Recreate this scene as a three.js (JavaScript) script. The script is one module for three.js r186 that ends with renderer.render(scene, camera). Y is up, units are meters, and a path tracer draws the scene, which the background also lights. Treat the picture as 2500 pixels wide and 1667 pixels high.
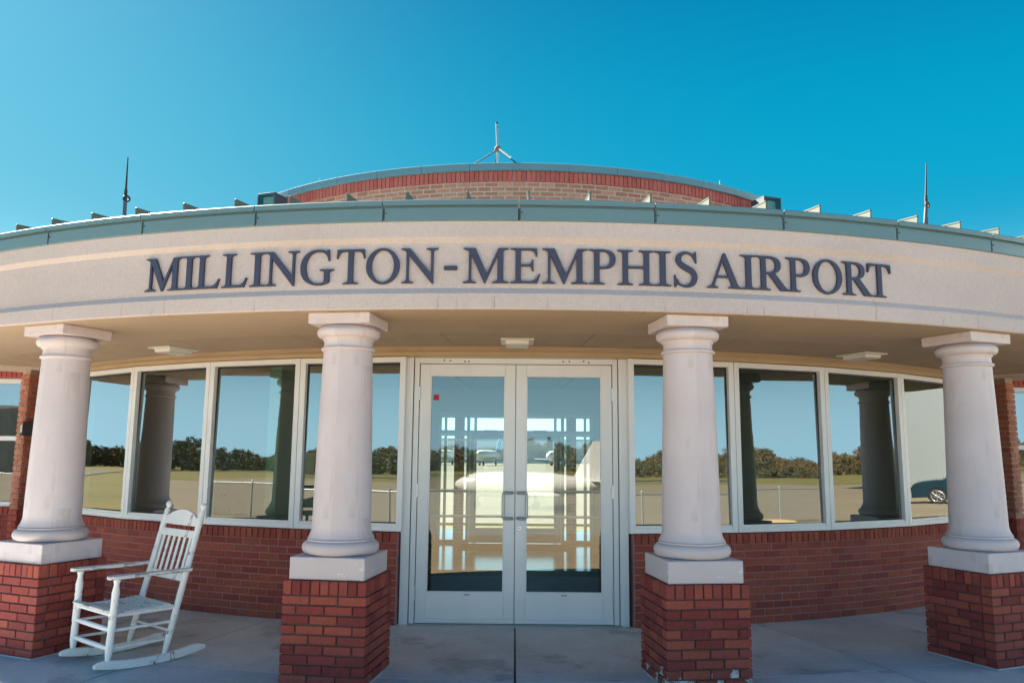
import * as THREE from 'three';
import { mergeGeometries } from 'three/addons/utils/BufferGeometryUtils.js';
import { FontLoader } from 'three/addons/loaders/FontLoader.js';
import { TextGeometry } from 'three/addons/geometries/TextGeometry.js';

// ---------------------------------------------------------------- camera, sky, sun, exposure
const scene = new THREE.Scene();
const EXPOSURE = 6.2;
const PITCH = 0.1416, YAW = -0.0043, ROLL = 0.009;
const camera = new THREE.PerspectiveCamera(46.42, 1024 / 682, 0.05, 4000);
{
  const F = new THREE.Vector3(Math.sin(YAW) * Math.cos(PITCH), Math.sin(PITCH), -Math.cos(YAW) * Math.cos(PITCH));
  const R = new THREE.Vector3(Math.cos(YAW), 0, Math.sin(YAW)), U = new THREE.Vector3().crossVectors(R, F);
  const up = U.clone().multiplyScalar(Math.cos(ROLL)).addScaledVector(R, -Math.sin(ROLL));
  camera.position.set(-0.0172, 1.572, 15.6223);
  camera.up.copy(up);
  camera.lookAt(camera.position.clone().add(F));
}
const SUN_AZ = THREE.MathUtils.degToRad(53), SUN_EL = THREE.MathUtils.degToRad(43);   // left of and behind the building
const sunDir = new THREE.Vector3(-Math.sin(SUN_AZ) * Math.cos(SUN_EL), Math.sin(SUN_EL), -Math.cos(SUN_AZ) * Math.cos(SUN_EL));
{
  const W = 512, H = 256, d = new Float32Array(W * H * 4);
  const mix = (a, b, t) => a.map((x, i) => x + (b[i] - x) * t);
  const zenith = [0.003, 0.095, 0.33], mid = [0.0, 0.38, 0.63], low = [0.38, 0.84, 0.95], pale = [1.6, 2.8, 3.4];
  for (let j = 0; j < H; j++) for (let i = 0; i < W; i++) {
    const el = ((j + 0.5) / H - 0.5) * Math.PI, az = ((i + 0.5) / W - 0.5) * 2 * Math.PI;
    const v = new THREE.Vector3(Math.cos(el) * Math.cos(az), Math.sin(el), Math.cos(el) * Math.sin(az));
    const e = Math.max(0, THREE.MathUtils.radToDeg(el)), g = Math.acos(THREE.MathUtils.clamp(v.dot(sunDir), -1, 1));
    const hz = Math.hypot(v.x, v.z) || 1, side = 0.5 + 0.5 * (v.x * sunDir.x + v.z * sunDir.z) / (hz * Math.cos(SUN_EL));   // 1 below the sun, 0 opposite
    let c = mix(mid, zenith, THREE.MathUtils.smoothstep(e, 17, 54 - 22 * (1 - side)));
    c = mix(c, low, Math.exp(-e / (4 + 17 * Math.pow(side, 8))) * 0.95);
    c = mix(c, pale, 0.10 * Math.exp(-Math.pow(g / 0.4, 2)) + 0.85 * Math.exp(-Math.pow(e / 8.8, 2.9)));
    if (el <= 0) c = [0.3, 0.3, 0.27];
    d.set([c[0] / EXPOSURE, c[1] / EXPOSURE, c[2] / EXPOSURE, 1], (j * W + i) * 4);
  }
  const sky = new THREE.DataTexture(d, W, H, THREE.RGBAFormat, THREE.FloatType);
  sky.mapping = THREE.EquirectangularReflectionMapping; sky.magFilter = sky.minFilter = THREE.LinearFilter; sky.needsUpdate = true;
  scene.background = sky; scene.environment = sky;
}
const sun = new THREE.DirectionalLight(new THREE.Color(1, 0.92, 0.78), 5);
sun.position.copy(sunDir).multiplyScalar(120); sun.target.position.set(0, 0, 0);
sun.castShadow = true; sun.shadow.mapSize.set(4096, 4096);
Object.assign(sun.shadow.camera, { left: -60, right: 60, top: 60, bottom: -60, near: 1, far: 320 });
scene.add(sun, sun.target);
const renderer = new THREE.WebGLRenderer({ antialias: true });
renderer.setSize(1024, 682);
renderer.shadowMap.enabled = true;
renderer.toneMapping = THREE.LinearToneMapping; renderer.toneMappingExposure = EXPOSURE;

// ---------------------------------------------------------------- helpers
let seed = 20241;
const rnd = () => { seed = (seed * 1664525 + 1013904223) >>> 0; return seed / 4294967296; };
const rr = (a, b) => a + (b - a) * rnd();
const pick = (a) => a[Math.floor(rnd() * a.length)];
const names = {};
function numbered(n) { const k = names[n] = (names[n] ?? -1) + 1; return k ? n + '_' + String(k).padStart(3, '0') : n; }
function shadows(m) { m.castShadow = m.receiveShadow = true; return m; }
function thing(name, label, category, group, pos = [0, 0, 0], turn = 0) {
  const o = new THREE.Group(); o.name = numbered(name); o.position.set(...pos); o.rotation.y = turn;
  o.userData = { label, category }; if (group) o.userData.group = group; scene.add(o); return o;
}
function part(name, geo, mat, parent, pos, turn) {
  const m = shadows(new THREE.Mesh(geo, mat)); m.name = name; parent.add(m);
  if (pos) m.position.set(...pos); if (turn) m.rotation.y = turn; return m;
}
function struct(name, geo, mat) { const m = shadows(new THREE.Mesh(geo, mat)); m.name = numbered(name); m.userData.kind = 'structure'; scene.add(m); return m; }
function uvBox(g, s = 1, du = 0, dv = 0) {   // texture coordinates in metres, by the way each face points
  if (g.index) g = g.toNonIndexed();
  const p = g.attributes.position, n = p.count, uv = new Float32Array(n * 2), a = new THREE.Vector3(), b = new THREE.Vector3(), c = new THREE.Vector3();
  for (let i = 0; i < n; i += 3) {
    a.fromBufferAttribute(p, i); b.fromBufferAttribute(p, i + 1).sub(a); c.fromBufferAttribute(p, i + 2).sub(a); b.cross(c);
    const ax = Math.abs(b.x), ay = Math.abs(b.y), az = Math.abs(b.z), k = ax > ay && ax > az ? 0 : ay > az ? 1 : 2;
    for (let j = i; j < i + 3; j++) { const x = p.getX(j), y = p.getY(j), z = p.getZ(j); uv[2 * j] = (k === 0 ? z : x) * s + du; uv[2 * j + 1] = (k === 1 ? z : y) * s + dv; }
  }
  g.setAttribute('uv', new THREE.BufferAttribute(uv, 2)); return g;
}
function clean(g) {
  if (g.index) g = g.toNonIndexed();
  if (!g.attributes.normal) g.computeVertexNormals();
  if (!g.attributes.uv) uvBox(g);
  for (const k of Object.keys(g.attributes)) if (!['position', 'normal', 'uv'].includes(k)) g.deleteAttribute(k);
  return g;
}
const join = (...a) => mergeGeometries(a.flat().map(clean));
function bevelBox(L, H, D, c = 0.003, at = [0, 0, 0], turn = 0) {   // chamfered box, centred
  const v = [], q = [], pt = (s, k) => { const h = [L / 2, H / 2, D / 2]; return s.map((x, i) => x * (h[i] - (i === k ? 0 : c))); };
  const tri = (A, B, C) => {
    const n = new THREE.Vector3().crossVectors(new THREE.Vector3(B[0] - A[0], B[1] - A[1], B[2] - A[2]), new THREE.Vector3(C[0] - A[0], C[1] - A[1], C[2] - A[2]));
    const out = n.x * (A[0] + B[0] + C[0]) + n.y * (A[1] + B[1] + C[1]) + n.z * (A[2] + B[2] + C[2]);
    v.push(...A, ...(out > 0 ? B : C), ...(out > 0 ? C : B));
  }, quad = (A, B, C, E) => { tri(A, B, C); tri(A, C, E); };
  const S = [-1, 1];
  for (let k = 0; k < 3; k++) {
    const i = (k + 1) % 3, j = (k + 2) % 3, mk = (a, b, d) => { const s = [0, 0, 0]; s[k] = a; s[i] = b; s[j] = d; return s; };
    for (const s of S) quad(pt(mk(s, -1, -1), k), pt(mk(s, 1, -1), k), pt(mk(s, 1, 1), k), pt(mk(s, -1, 1), k));
    for (const b of S) for (const d of S) quad(pt(mk(-1, b, d), i), pt(mk(1, b, d), i), pt(mk(1, b, d), j), pt(mk(-1, b, d), j));
  }
  for (const a of S) for (const b of S) for (const d of S) { const s = [a, b, d]; tri(pt(s, 0), pt(s, 1), pt(s, 2)); }
  const g = new THREE.BufferGeometry(); g.setAttribute('position', new THREE.Float32BufferAttribute(v, 3)); g.computeVertexNormals();
  uvBox(g);
  if (turn) g.rotateY(turn);
  return g.translate(...at);
}
const bx = (x0, x1, y0, y1, z0, z1, c = 0.002) => bevelBox(x1 - x0, y1 - y0, z1 - z0, c, [(x0 + x1) / 2, (y0 + y1) / 2, (z0 + z1) / 2]);
function cylBetween(a, b, r0, r1 = r0, seg = 8) {
  const A = new THREE.Vector3(...a), B = new THREE.Vector3(...b), d = B.clone().sub(A), g = new THREE.CylinderGeometry(r1, r0, d.length(), seg);
  g.applyQuaternion(new THREE.Quaternion().setFromUnitVectors(new THREE.Vector3(0, 1, 0), d.normalize()));
  const m = A.add(B).multiplyScalar(0.5); return g.translate(m.x, m.y, m.z);
}
function arcLathe(profile, a0, a1, seg) {   // profile: [radius, height] turned from angle a0 to a1, flat ends; u in metres along the arc, v along the profile
  const v = [], uv = [], push = (p, u, w) => { v.push(...p); uv.push(u, w); };
  const P = (r, y, a) => [r * Math.sin(a), y, r * Math.cos(a)];
  let len = 0; const ls = [0]; for (let i = 1; i < profile.length; i++) ls.push(len += Math.hypot(profile[i][0] - profile[i - 1][0], profile[i][1] - profile[i - 1][1]));
  const RM = Math.max(...profile.map((p) => p[0]));
  for (let k = 0; k < seg; k++) {
    const a = a0 + (a1 - a0) * k / seg, b = a0 + (a1 - a0) * (k + 1) / seg;
    for (let i = 0; i + 1 < profile.length; i++) {
      const [r0, y0] = profile[i], [r1, y1] = profile[i + 1];
      const A = P(r0, y0, a), B = P(r0, y0, b), C = P(r1, y1, b), D = P(r1, y1, a);
      push(A, a * RM, ls[i]); push(B, b * RM, ls[i]); push(C, b * RM, ls[i + 1]); push(A, a * RM, ls[i]); push(C, b * RM, ls[i + 1]); push(D, a * RM, ls[i + 1]);
    }
  }
  const closed = Math.hypot(profile[0][0] - profile.at(-1)[0], profile[0][1] - profile.at(-1)[1]) < 1e-6;
  if (closed) for (const [a, s] of [[a0, 1], [a1, -1]]) {
    const t = THREE.ShapeUtils.triangulateShape(profile.slice(0, -1).map((p) => new THREE.Vector2(...p)), []);
    for (const f of t) for (const i of s > 0 ? f : [...f].reverse()) push(P(...profile[i], a), profile[i][0], profile[i][1]);
  }
  const g = new THREE.BufferGeometry(); g.setAttribute('position', new THREE.Float32BufferAttribute(v, 3)); g.setAttribute('uv', new THREE.Float32BufferAttribute(uv, 2));
  g.computeVertexNormals(); return g;
}
const arcBox = (r0, r1, y0, y1, a0, a1, seg = 12) => arcLathe([[r0, y0], [r1, y0], [r1, y1], [r0, y1], [r0, y0]], a0, a1, seg);
const polar = (r, a, y = 0) => [r * Math.sin(a), y, r * Math.cos(a)];

// ---------------------------------------------------------------- computed textures
function grid(n, s) { const g = new Float32Array(n * n); let x = s >>> 0 || 1; for (let i = 0; i < n * n; i++) { x = (x * 1664525 + 1013904223) >>> 0; g[i] = x / 4294967296; } return g; }
function fbm(size, first, octaves, s, fall = 0.55) {   // tiling value noise, 0..1
  const out = new Float32Array(size * size); let amp = 1, sum = 0;
  for (let o = 0; o < octaves; o++) {
    const n = first << o; if (n > size) break;
    const g = grid(n, s * 77 + o * 131 + 7), k = n / size;
    for (let y = 0; y < size; y++) { const fy = y * k, y0 = Math.floor(fy), ty = fy - y0, sy = ty * ty * (3 - 2 * ty), r0 = (y0 % n) * n, r1 = ((y0 + 1) % n) * n;
      for (let x = 0; x < size; x++) { const fx = x * k, x0 = Math.floor(fx), tx = fx - x0, sx = tx * tx * (3 - 2 * tx), a = x0 % n, b = (x0 + 1) % n;
        const p = g[r0 + a] + (g[r0 + b] - g[r0 + a]) * sx, q = g[r1 + a] + (g[r1 + b] - g[r1 + a]) * sx; out[y * size + x] += amp * (p + (q - p) * sy); } }
    sum += amp; amp *= fall;
  }
  for (let i = 0; i < out.length; i++) out[i] /= sum; return out;
}
function tex(size, f, { srgb = false, h = size, repeat = 1, repeatY = repeat } = {}) {
  const d = new Uint8Array(size * h * 4);
  for (let y = 0; y < h; y++) for (let x = 0; x < size; x++) { const c = f(x, y, y * size + x), a = Array.isArray(c) ? c : [c, c, c]; for (let k = 0; k < 3; k++) d[(y * size + x) * 4 + k] = Math.max(0, Math.min(255, a[k] * 255)); d[(y * size + x) * 4 + 3] = 255; }
  const t = new THREE.DataTexture(d, size, h); t.wrapS = t.wrapT = THREE.RepeatWrapping; t.magFilter = THREE.LinearFilter; t.minFilter = THREE.LinearMipmapLinearFilter; t.generateMipmaps = true;
  t.repeat.set(repeat, repeatY); if (srgb) t.colorSpace = THREE.SRGBColorSpace; t.needsUpdate = true; return t;
}
const N1 = fbm(512, 4, 7, 3), N2 = fbm(512, 32, 5, 9, 0.7), N3 = fbm(512, 128, 3, 17, 0.8), N4 = fbm(512, 2, 4, 31);
const ss = THREE.MathUtils.smoothstep, cl = THREE.MathUtils.clamp;
const T = {};
T.stuccoC = tex(512, (x, y, i) => { const v = 0.93 + 0.18 * (N1[i] - 0.5) + 0.2 * (N3[i] - 0.5); return [v, v * 0.995, v * 0.985]; }, { repeat: 0.8 });
T.stuccoB = tex(512, (x, y, i) => 0.5 * N3[i] + 0.5 * N2[i], { repeat: 2.5 });
T.smoothC = tex(512, (x, y, i) => { const s = N1[(y >> 3) % 512 * 512 + x]; const v = 0.95 + 0.16 * (N1[i] - 0.5) + 0.10 * (s - 0.5) + 0.06 * (N3[i] - 0.5); const d = ss(N1[((y >> 2) * 512 + ((x * 2) % 512)) % 262144], 0.60, 0.74), k = N2[(i + 40000) % 262144] > 0.80 ? 0.12 : 0; return [v * (1 - 0.13 * d - k), v * (1 - 0.145 * d - k), v * (1 - 0.165 * d - k)]; }, { repeat: 0.9 });
T.smoothB = tex(512, (x, y, i) => N2[i], { repeat: 2 });
T.concC = tex(512, (x, y, i) => {   // broom-finished concrete with blotches and dark specks
  const blot = ss(N4[i], 0.52, 0.72), sp = N3[(i * 7) % 262144] > 0.83 ? 0.75 : 1, br = 0.06 * (N3[(y * 512 + (x >> 4)) % 262144] - 0.5);
  const v = (0.86 + 0.55 * (N1[i] - 0.5) + 0.26 * (N3[i] - 0.5) + br) * (1 - 0.45 * blot) * (1 - 0.3 * ss(N1[(i + 90000) % 262144], 0.6, 0.72)) * sp; return [v, v * 0.99, v * 0.955];
}, { repeat: 0.42 });
T.concB = tex(512, (x, y, i) => 0.6 * N3[i] + 0.4 * N3[(y * 512 + (x >> 5)) % 262144], { repeat: 1.7 });
T.brickC = tex(512, (x, y, i) => { const pit = ss(N3[i], 0.68, 0.78); const v = (0.95 + 0.45 * (N1[i] - 0.5) + 0.60 * (N2[i] - 0.5)) * (1 - 0.6 * pit); return [v, v * (1 + 0.10 * (N2[i] - 0.5)), v]; }, { repeat: 2.2 });
T.brickB = tex(512, (x, y, i) => 0.5 * N2[i] + 0.5 * (1 - ss(N3[i], 0.6, 0.8)), { repeat: 2.2 });
T.whitened = tex(512, (x, y, i) => {   // salts bleeding out of the lowest brick
  const m = ss(N1[i] + 0.35 * (N2[i] - 0.5), 0.52, 0.62); const b = (0.85 + 0.3 * (N2[i] - 0.5)); const k = m * (0.6 + 0.5 * N3[i]); const lerp = (a) => a * b + (0.62 - a * b) * k; return [lerp(0.30), lerp(0.07), lerp(0.052)]; }, { repeat: 1.6 });
{ const w = fbm(256, 2, 3, 57, 0.45); T.wave = tex(256, (x, y, i) => w[i], {}); }
T.mortarC = tex(512, (x, y, i) => { const v = 0.85 + 0.5 * (N1[i] - 0.5) + 0.4 * (N3[i] - 0.5); return v; }, { repeat: 1.3 });
T.alumC = tex(512, (x, y, i) => { const v = 0.95 + 0.04 * (N1[(y >> 4) * 512 + x] - 0.5) + 0.06 * (N1[i] - 0.5); return v; }, { repeat: 1.2 });
T.metalC = tex(512, (x, y, i) => { const v = 0.93 + 0.14 * (N1[i] - 0.5) + 0.05 * (N3[i] - 0.5); return v; }, { repeat: 0.5 });
T.chairC = tex(512, (x, y, i) => { const w = ss(N1[((y >> 3) * 512 + x) % 262144] * 0.4 + N2[((y >> 2) * 512 + x) % 262144] * 0.35 + N4[i] * 0.25, 0.578, 0.612), b = 0.95 + 0.10 * (N1[i] - 0.5); return [b + (0.30 - b) * w, b + (0.27 - b) * w, b + (0.24 - b) * w]; }, { repeat: 1.7 });
T.seatC = tex(512, (x, y, i) => { const w = ss(N1[(y * 512 + (x >> 3)) % 262144] * 0.6 + N2[(y * 512 + (x >> 2)) % 262144] * 0.4, 0.50, 0.60) * 0.85, b = 0.9; return [b + (0.27 - b) * w, b + (0.25 - b) * w, b + (0.23 - b) * w]; }, { repeat: 1.9 });
T.chipC = tex(512, (x, y, i) => { const w = ss(N2[i] * 0.6 + N1[i] * 0.4, 0.655, 0.675); const v = 0.95 + 0.08 * (N1[i] - 0.5); return [v + (1.0 - v) * w, v + (1.0 - v) * w, v + (1.0 - v) * w].map((q) => q * 0.86 + 0.14 * w); }, { repeat: 0.9 });
T.grassC = tex(512, (x, y, i) => { const k = N1[i], d = N3[i]; return [0.17 + 0.20 * k + 0.1 * d, 0.19 + 0.13 * k + 0.08 * d, 0.05 + 0.06 * k]; }, { repeat: 0.06 });
T.apronC = tex(512, (x, y, i) => { const v = 0.85 + 0.3 * (N1[i] - 0.5) + 0.25 * (N3[i] - 0.5); return [v, v * 0.97, v * 0.88]; }, { repeat: 0.13 });
T.dirtyC = tex(512, (x, y, i) => { const w = ss(N4[i] * 0.7 + N2[i] * 0.3, 0.58, 0.7), v = 0.95; return [v - 0.25 * w, v - 0.3 * w, v - 0.42 * w]; }, { repeat: 0.12 });
// painted stucco of the canopy band: hairline cracks rising from its bottom edge, rubbed patches where older letters were fixed, streaks on the underside
T.fasciaC = (() => {
  const W = 2048, H = 256, M = 2.0, a = new Float32Array(W * H).fill(1);   // u: 17 m of arc in 2048, v: M metres of profile in 256
  let s = 77; const r = () => { s = (s * 1664525 + 1013904223) >>> 0; return s / 4294967296; };
  for (let k = 0; k < 46; k++) { let x = r() * W; const y0 = 1.19 / M * H, L = (0.04 + 0.12 * r() * r() + (k % 9 === 0 ? 0.1 : 0)) / M * H, d = 0.12 + 0.3 * r(); for (let y = 0; y < L; y++) { x += (r() - 0.5) * 0.7; const i = Math.round(y0 + y) * W + ((Math.round(x) + W) % W); a[i] *= 1 - d * (1 - 0.6 * y / L); } }
  for (let k = 0; k < 60; k++) { let x = r() * W; const y0 = 1.11 / M * H, L = (0.03 + 0.2 * r() * r()) / M * H; for (let y = 0; y < L; y++) { x += (r() - 0.5) * 1.5; a[Math.round(y0 - y) * W + ((Math.round(x) + W) % W)] *= 0.62 + 0.3 * y / L; } }
  for (let k = 0; k < 190; k++) { let x = r() * W; const y0 = 1.88 / M * H, L = (0.02 + 0.13 * r() * r()) / M * H, d = 0.06 + 0.2 * r(); for (let y = 0; y < L; y++) { x += (r() - 0.5) * 0.4; a[Math.round(y0 - y) * W + ((Math.round(x) + W) % W)] *= 1 - d * (1 - y / L); } }
  return tex(W, (x, y, i) => {
    const u = x * 0.5, n1 = N1[(y * 2 % 512) * 512 + (x % 512)], n3 = N3[(y * 2 % 512) * 512 + (x * 3 % 512)], st = ss(N4[((y * 3) % 512) * 512 + ((x >> 1) % 512)], 0.5, 0.7);
    const under = y / H * M < 1.115 ? 1 : 0; let v = (0.93 + 0.22 * (n1 - 0.5) + 0.22 * (n3 - 0.5)) * a[i]; const k = under * st * 0.34; return [v * (1 - k), v * (1 - k * 1.25), v * (1 - k * 1.6)];
  }, { h: H, repeat: 1 / 17, repeatY: 1 / M });
})();

const mat = (o) => new THREE.MeshStandardMaterial(o);
const lin = (r, g, b) => new THREE.Color().setRGB(r, g, b);
const M = {
  stucco: mat({ color: lin(0.66, 0.58, 0.515), map: T.stuccoC, bumpMap: T.stuccoB, bumpScale: 0.0035, roughness: 0.93 }),
  fascia: mat({ color: lin(0.62, 0.55, 0.57), map: T.fasciaC, bumpMap: T.stuccoB, bumpScale: 0.004, roughness: 0.93 }),
  soffit: mat({ color: lin(0.50, 0.385, 0.28), map: T.fasciaC, bumpMap: T.stuccoB, bumpScale: 0.004, roughness: 0.93 }),  // band stucco again, with warm light bounced off the ground put into its colour
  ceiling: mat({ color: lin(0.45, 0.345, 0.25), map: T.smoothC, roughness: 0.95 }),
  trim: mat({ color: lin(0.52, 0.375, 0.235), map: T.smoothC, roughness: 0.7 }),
  column: mat({ color: lin(0.70, 0.62, 0.665), map: T.smoothC, bumpMap: T.smoothB, bumpScale: 0.0008, roughness: 0.62 }),
  chipped: mat({ color: lin(0.76, 0.67, 0.70), map: T.chipC, bumpMap: T.smoothB, bumpScale: 0.001, roughness: 0.62 }),
  green: mat({ color: lin(0.13, 0.24, 0.305), map: T.metalC, roughness: 0.42, metalness: 0.0 }),
  rib: mat({ color: lin(0.095, 0.105, 0.085), map: T.metalC, roughness: 0.5 }),
  roof: mat({ color: lin(0.20, 0.30, 0.30), map: T.metalC, roughness: 0.5 }),
  alum: mat({ color: lin(0.84, 0.84, 0.87), map: T.alumC, roughness: 0.42, metalness: 0.12 }),
  steel: mat({ color: lin(0.62, 0.62, 0.63), roughness: 0.3, metalness: 0.9 }),
  pull: mat({ color: lin(0.36, 0.38, 0.42), roughness: 0.32, metalness: 0.85 }),
  housing: mat({ color: lin(0.07, 0.08, 0.10), roughness: 0.55 }),
  galv: mat({ color: lin(0.36, 0.40, 0.41), roughness: 0.5, metalness: 0.6 }),
  dark: mat({ color: lin(0.02, 0.02, 0.022), roughness: 0.6 }),
  rust: mat({ color: lin(0.16, 0.08, 0.05), roughness: 0.85 }),
  letter: mat({ color: lin(0.045, 0.052, 0.11), roughness: 0.5, map: T.metalC }),
  conc: mat({ color: lin(0.60, 0.65, 0.72), map: T.concC, bumpMap: T.concB, bumpScale: 0.002, roughness: 0.9 }),
  groove: mat({ color: lin(0.025, 0.025, 0.026), roughness: 1 }),
  caulk: mat({ color: lin(0.62, 0.64, 0.64), roughness: 0.8, map: T.mortarC }),
  paving: mat({ color: lin(0.37, 0.285, 0.185), map: T.apronC, roughness: 0.95 }),
  apron: mat({ color: lin(0.24, 0.205, 0.15), map: T.apronC, roughness: 0.95 }),
  apronFar: mat({ color: lin(0.155, 0.145, 0.125), map: T.apronC, roughness: 0.95 }),
  asphalt: mat({ color: lin(0.075, 0.07, 0.062), map: T.apronC, roughness: 0.95 }),
  grass: mat({ color: lin(0.46, 0.45, 0.42), map: T.grassC, roughness: 1 }),
  chair: mat({ color: lin(0.86, 0.87, 0.88), map: T.chairC, roughness: 0.55 }),
  seat: mat({ color: lin(0.80, 0.80, 0.79), map: T.seatC, roughness: 0.65 }),
  mortarRed: mat({ color: lin(0.43, 0.22, 0.21), map: T.mortarC, roughness: 1 }),
  mortarDark: mat({ color: lin(0.15, 0.085, 0.08), map: T.mortarC, roughness: 1 }),
  mortarPale: mat({ color: lin(0.58, 0.46, 0.40), map: T.mortarC, roughness: 1 }),
  whitened: mat({ map: T.whitened, roughness: 0.95 }),
  white: mat({ color: lin(0.78, 0.78, 0.77), roughness: 0.5 }),
  wall: mat({ color: lin(0.62, 0.63, 0.58), roughness: 0.8 }),
  floor: mat({ color: lin(0.44, 0.42, 0.36), map: T.concC, roughness: 0.12 }),
  lens: mat({ color: lin(0.60, 0.62, 0.56), roughness: 0.35 }),
  red: mat({ color: lin(0.45, 0.01, 0.03), roughness: 0.6 }),
  glassWin: new THREE.MeshPhysicalMaterial({ color: lin(0.36, 0.58, 0.48), bumpMap: T.wave, bumpScale: 0.0008, transmission: 1, thickness: 0, roughness: 0, ior: 2.6 }),
  glassDoor: new THREE.MeshPhysicalMaterial({ color: lin(0.60, 0.70, 0.68), bumpMap: T.wave, bumpScale: 0.0004, transmission: 1, thickness: 0, roughness: 0, ior: 2.05 }),
  glassClear: new THREE.MeshPhysicalMaterial({ color: lin(0.92, 0.97, 0.96), transmission: 1, thickness: 0, roughness: 0, ior: 1.5 }),
};
const bricks = (list) => list.map((c) => mat({ color: lin(...c), map: T.brickC, bumpMap: T.brickB, bumpScale: 0.0022, roughness: 0.88 }));
const B = {
  red: bricks([[0.345, 0.066, 0.048], [0.29, 0.050, 0.042], [0.385, 0.084, 0.057], [0.245, 0.040, 0.036], [0.32, 0.066, 0.054]]),
  wall: bricks([[0.38, 0.078, 0.052], [0.34, 0.066, 0.047], [0.41, 0.092, 0.058], [0.31, 0.058, 0.044], [0.37, 0.086, 0.056]]),
  orange: bricks([[0.52, 0.215, 0.145], [0.47, 0.185, 0.125], [0.55, 0.245, 0.17], [0.44, 0.16, 0.115]]),
  soldier: bricks([[0.50, 0.115, 0.095], [0.47, 0.10, 0.085], [0.52, 0.13, 0.11]]),
};
const geoCache = {};
function brickGeo(L, H, D) { const v = Math.floor(rnd() * 4), k = [L.toFixed(3), H.toFixed(3), D.toFixed(3), v].join(); return geoCache[k] ??= (() => { const g = bevelBox(L, H, D, 0.0035); uvBox(g, 1, v * 0.23, v * 0.37); return g; })(); }
function brick(parent, L, H, D, pos, turn, mats, name = 'brick') { const m = part(name, brickGeo(L, H, D), Array.isArray(mats) ? pick(mats) : mats, parent, pos, turn); m.rotation.z = rr(-0.003, 0.003); return m; }

// ---------------------------------------------------------------- measurements
const RW = 8.037, RF = 10.015, RP = 9.7024, Y_BEAM = 2.605, Y_CEIL = 2.603, Y_FTOP = 3.259, Y_GUT = 3.407;
const PIER_A = [-0.4064, -0.1333, 0.1337, 0.4025, -0.69, 0.69], WIN_A = [0.1342, 0.2720, 0.4097, 0.5595, 0.712], SILL = 0.8445, HEAD = 2.5106, A_END = 0.90;

// ---------------------------------------------------------------- ground
struct('ground', uvBox(new THREE.CircleGeometry(2400, 64).rotateX(-Math.PI / 2).toNonIndexed()).translate(0, -0.12, 0), M.grass);
struct('apron', uvBox(new THREE.BoxGeometry(150, 0.05, 75)).translate(0, -0.085, 44), M.apron);
struct('apron', uvBox(new THREE.BoxGeometry(220, 0.05, 160)).translate(0, -0.085, -84), M.apronFar);
struct('apron', uvBox(new THREE.BoxGeometry(80, 0.05, 10.4)).translate(50, -0.085, 1.25), M.apron);
struct('taxiway', uvBox(new THREE.BoxGeometry(700, 0.05, 18)).translate(0, -0.09, 118), M.asphalt);
const porch = struct('porch_floor', arcBox(7.96, 11.2, -0.1, -0.012, -0.95, 0.95, 48), M.groove);
{
  const rad = [7.965, 9.75, 11.2], step = 0.1467;
  for (let ring = 0; ring < 2; ring++) for (let k = -6; k < 6; k++) {
    const g = arcLathe([[rad[ring] + 0.003, -0.012], [rad[ring + 1] - 0.003, -0.012], [rad[ring + 1] - 0.003, -0.004], [rad[ring + 1] - 0.007, 0], [rad[ring] + 0.007, 0], [rad[ring] + 0.003, -0.004], [rad[ring] + 0.003, -0.012]], k * step + 0.0008, (k + 1) * step - 0.0008, 6);
    uvBox(g, 1, rr(0, 3), rr(0, 3)); part('slab', g, M.conc, porch);
  }
}
struct('footpath', uvBox(arcBox(11.21, 18.5, -0.1, -0.006, -1.1, 1.1, 48)), M.paving);

// ---------------------------------------------------------------- the terminal
const bld = thing('terminal_building', 'curved brick and stucco airport terminal with green metal roof edge and glazed front', 'building');
// canopy band: underside, face with a shallow recessed letter panel, back
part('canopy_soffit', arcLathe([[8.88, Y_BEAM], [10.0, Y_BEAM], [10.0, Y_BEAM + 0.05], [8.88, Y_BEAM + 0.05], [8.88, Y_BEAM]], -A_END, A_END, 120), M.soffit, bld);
part('canopy_band', arcLathe([[8.88, Y_BEAM + 0.051], [10.0005, Y_BEAM + 0.051], [10.0005, Y_BEAM + 0.0015], [10.005, Y_BEAM], [RF, Y_BEAM + 0.010], [RF, 2.720], [RF - 0.03, 2.764], [RF - 0.03, 3.100], [RF, 3.137], [RF, Y_FTOP], [8.88, Y_FTOP], [8.88, Y_BEAM + 0.051]], -A_END, A_END, 120), M.fascia, bld);
for (const s of [-1, 1]) part('end_beam', arcBox(8.0, 8.88, Y_BEAM - 0.01, 3.2, s > 0 ? 0.80 : -A_END, s > 0 ? A_END : -0.80, 6), M.stucco, bld);
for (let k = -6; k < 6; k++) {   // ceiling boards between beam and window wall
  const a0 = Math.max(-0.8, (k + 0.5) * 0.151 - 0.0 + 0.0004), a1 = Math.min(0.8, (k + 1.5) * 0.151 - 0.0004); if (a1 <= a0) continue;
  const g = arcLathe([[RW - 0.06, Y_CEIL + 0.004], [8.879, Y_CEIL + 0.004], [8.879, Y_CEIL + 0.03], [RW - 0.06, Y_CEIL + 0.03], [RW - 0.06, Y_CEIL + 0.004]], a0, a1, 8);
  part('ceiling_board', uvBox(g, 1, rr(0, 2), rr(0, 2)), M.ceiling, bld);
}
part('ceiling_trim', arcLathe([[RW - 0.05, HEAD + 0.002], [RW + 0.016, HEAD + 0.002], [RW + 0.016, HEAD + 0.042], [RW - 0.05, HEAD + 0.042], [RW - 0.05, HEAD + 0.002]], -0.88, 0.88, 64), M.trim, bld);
part('head_board', uvBox(arcBox(RW - 0.05, RW + 0.004, HEAD + 0.0425, Y_CEIL + 0.003, -0.88, 0.88, 64)), M.ceiling, bld);
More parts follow.
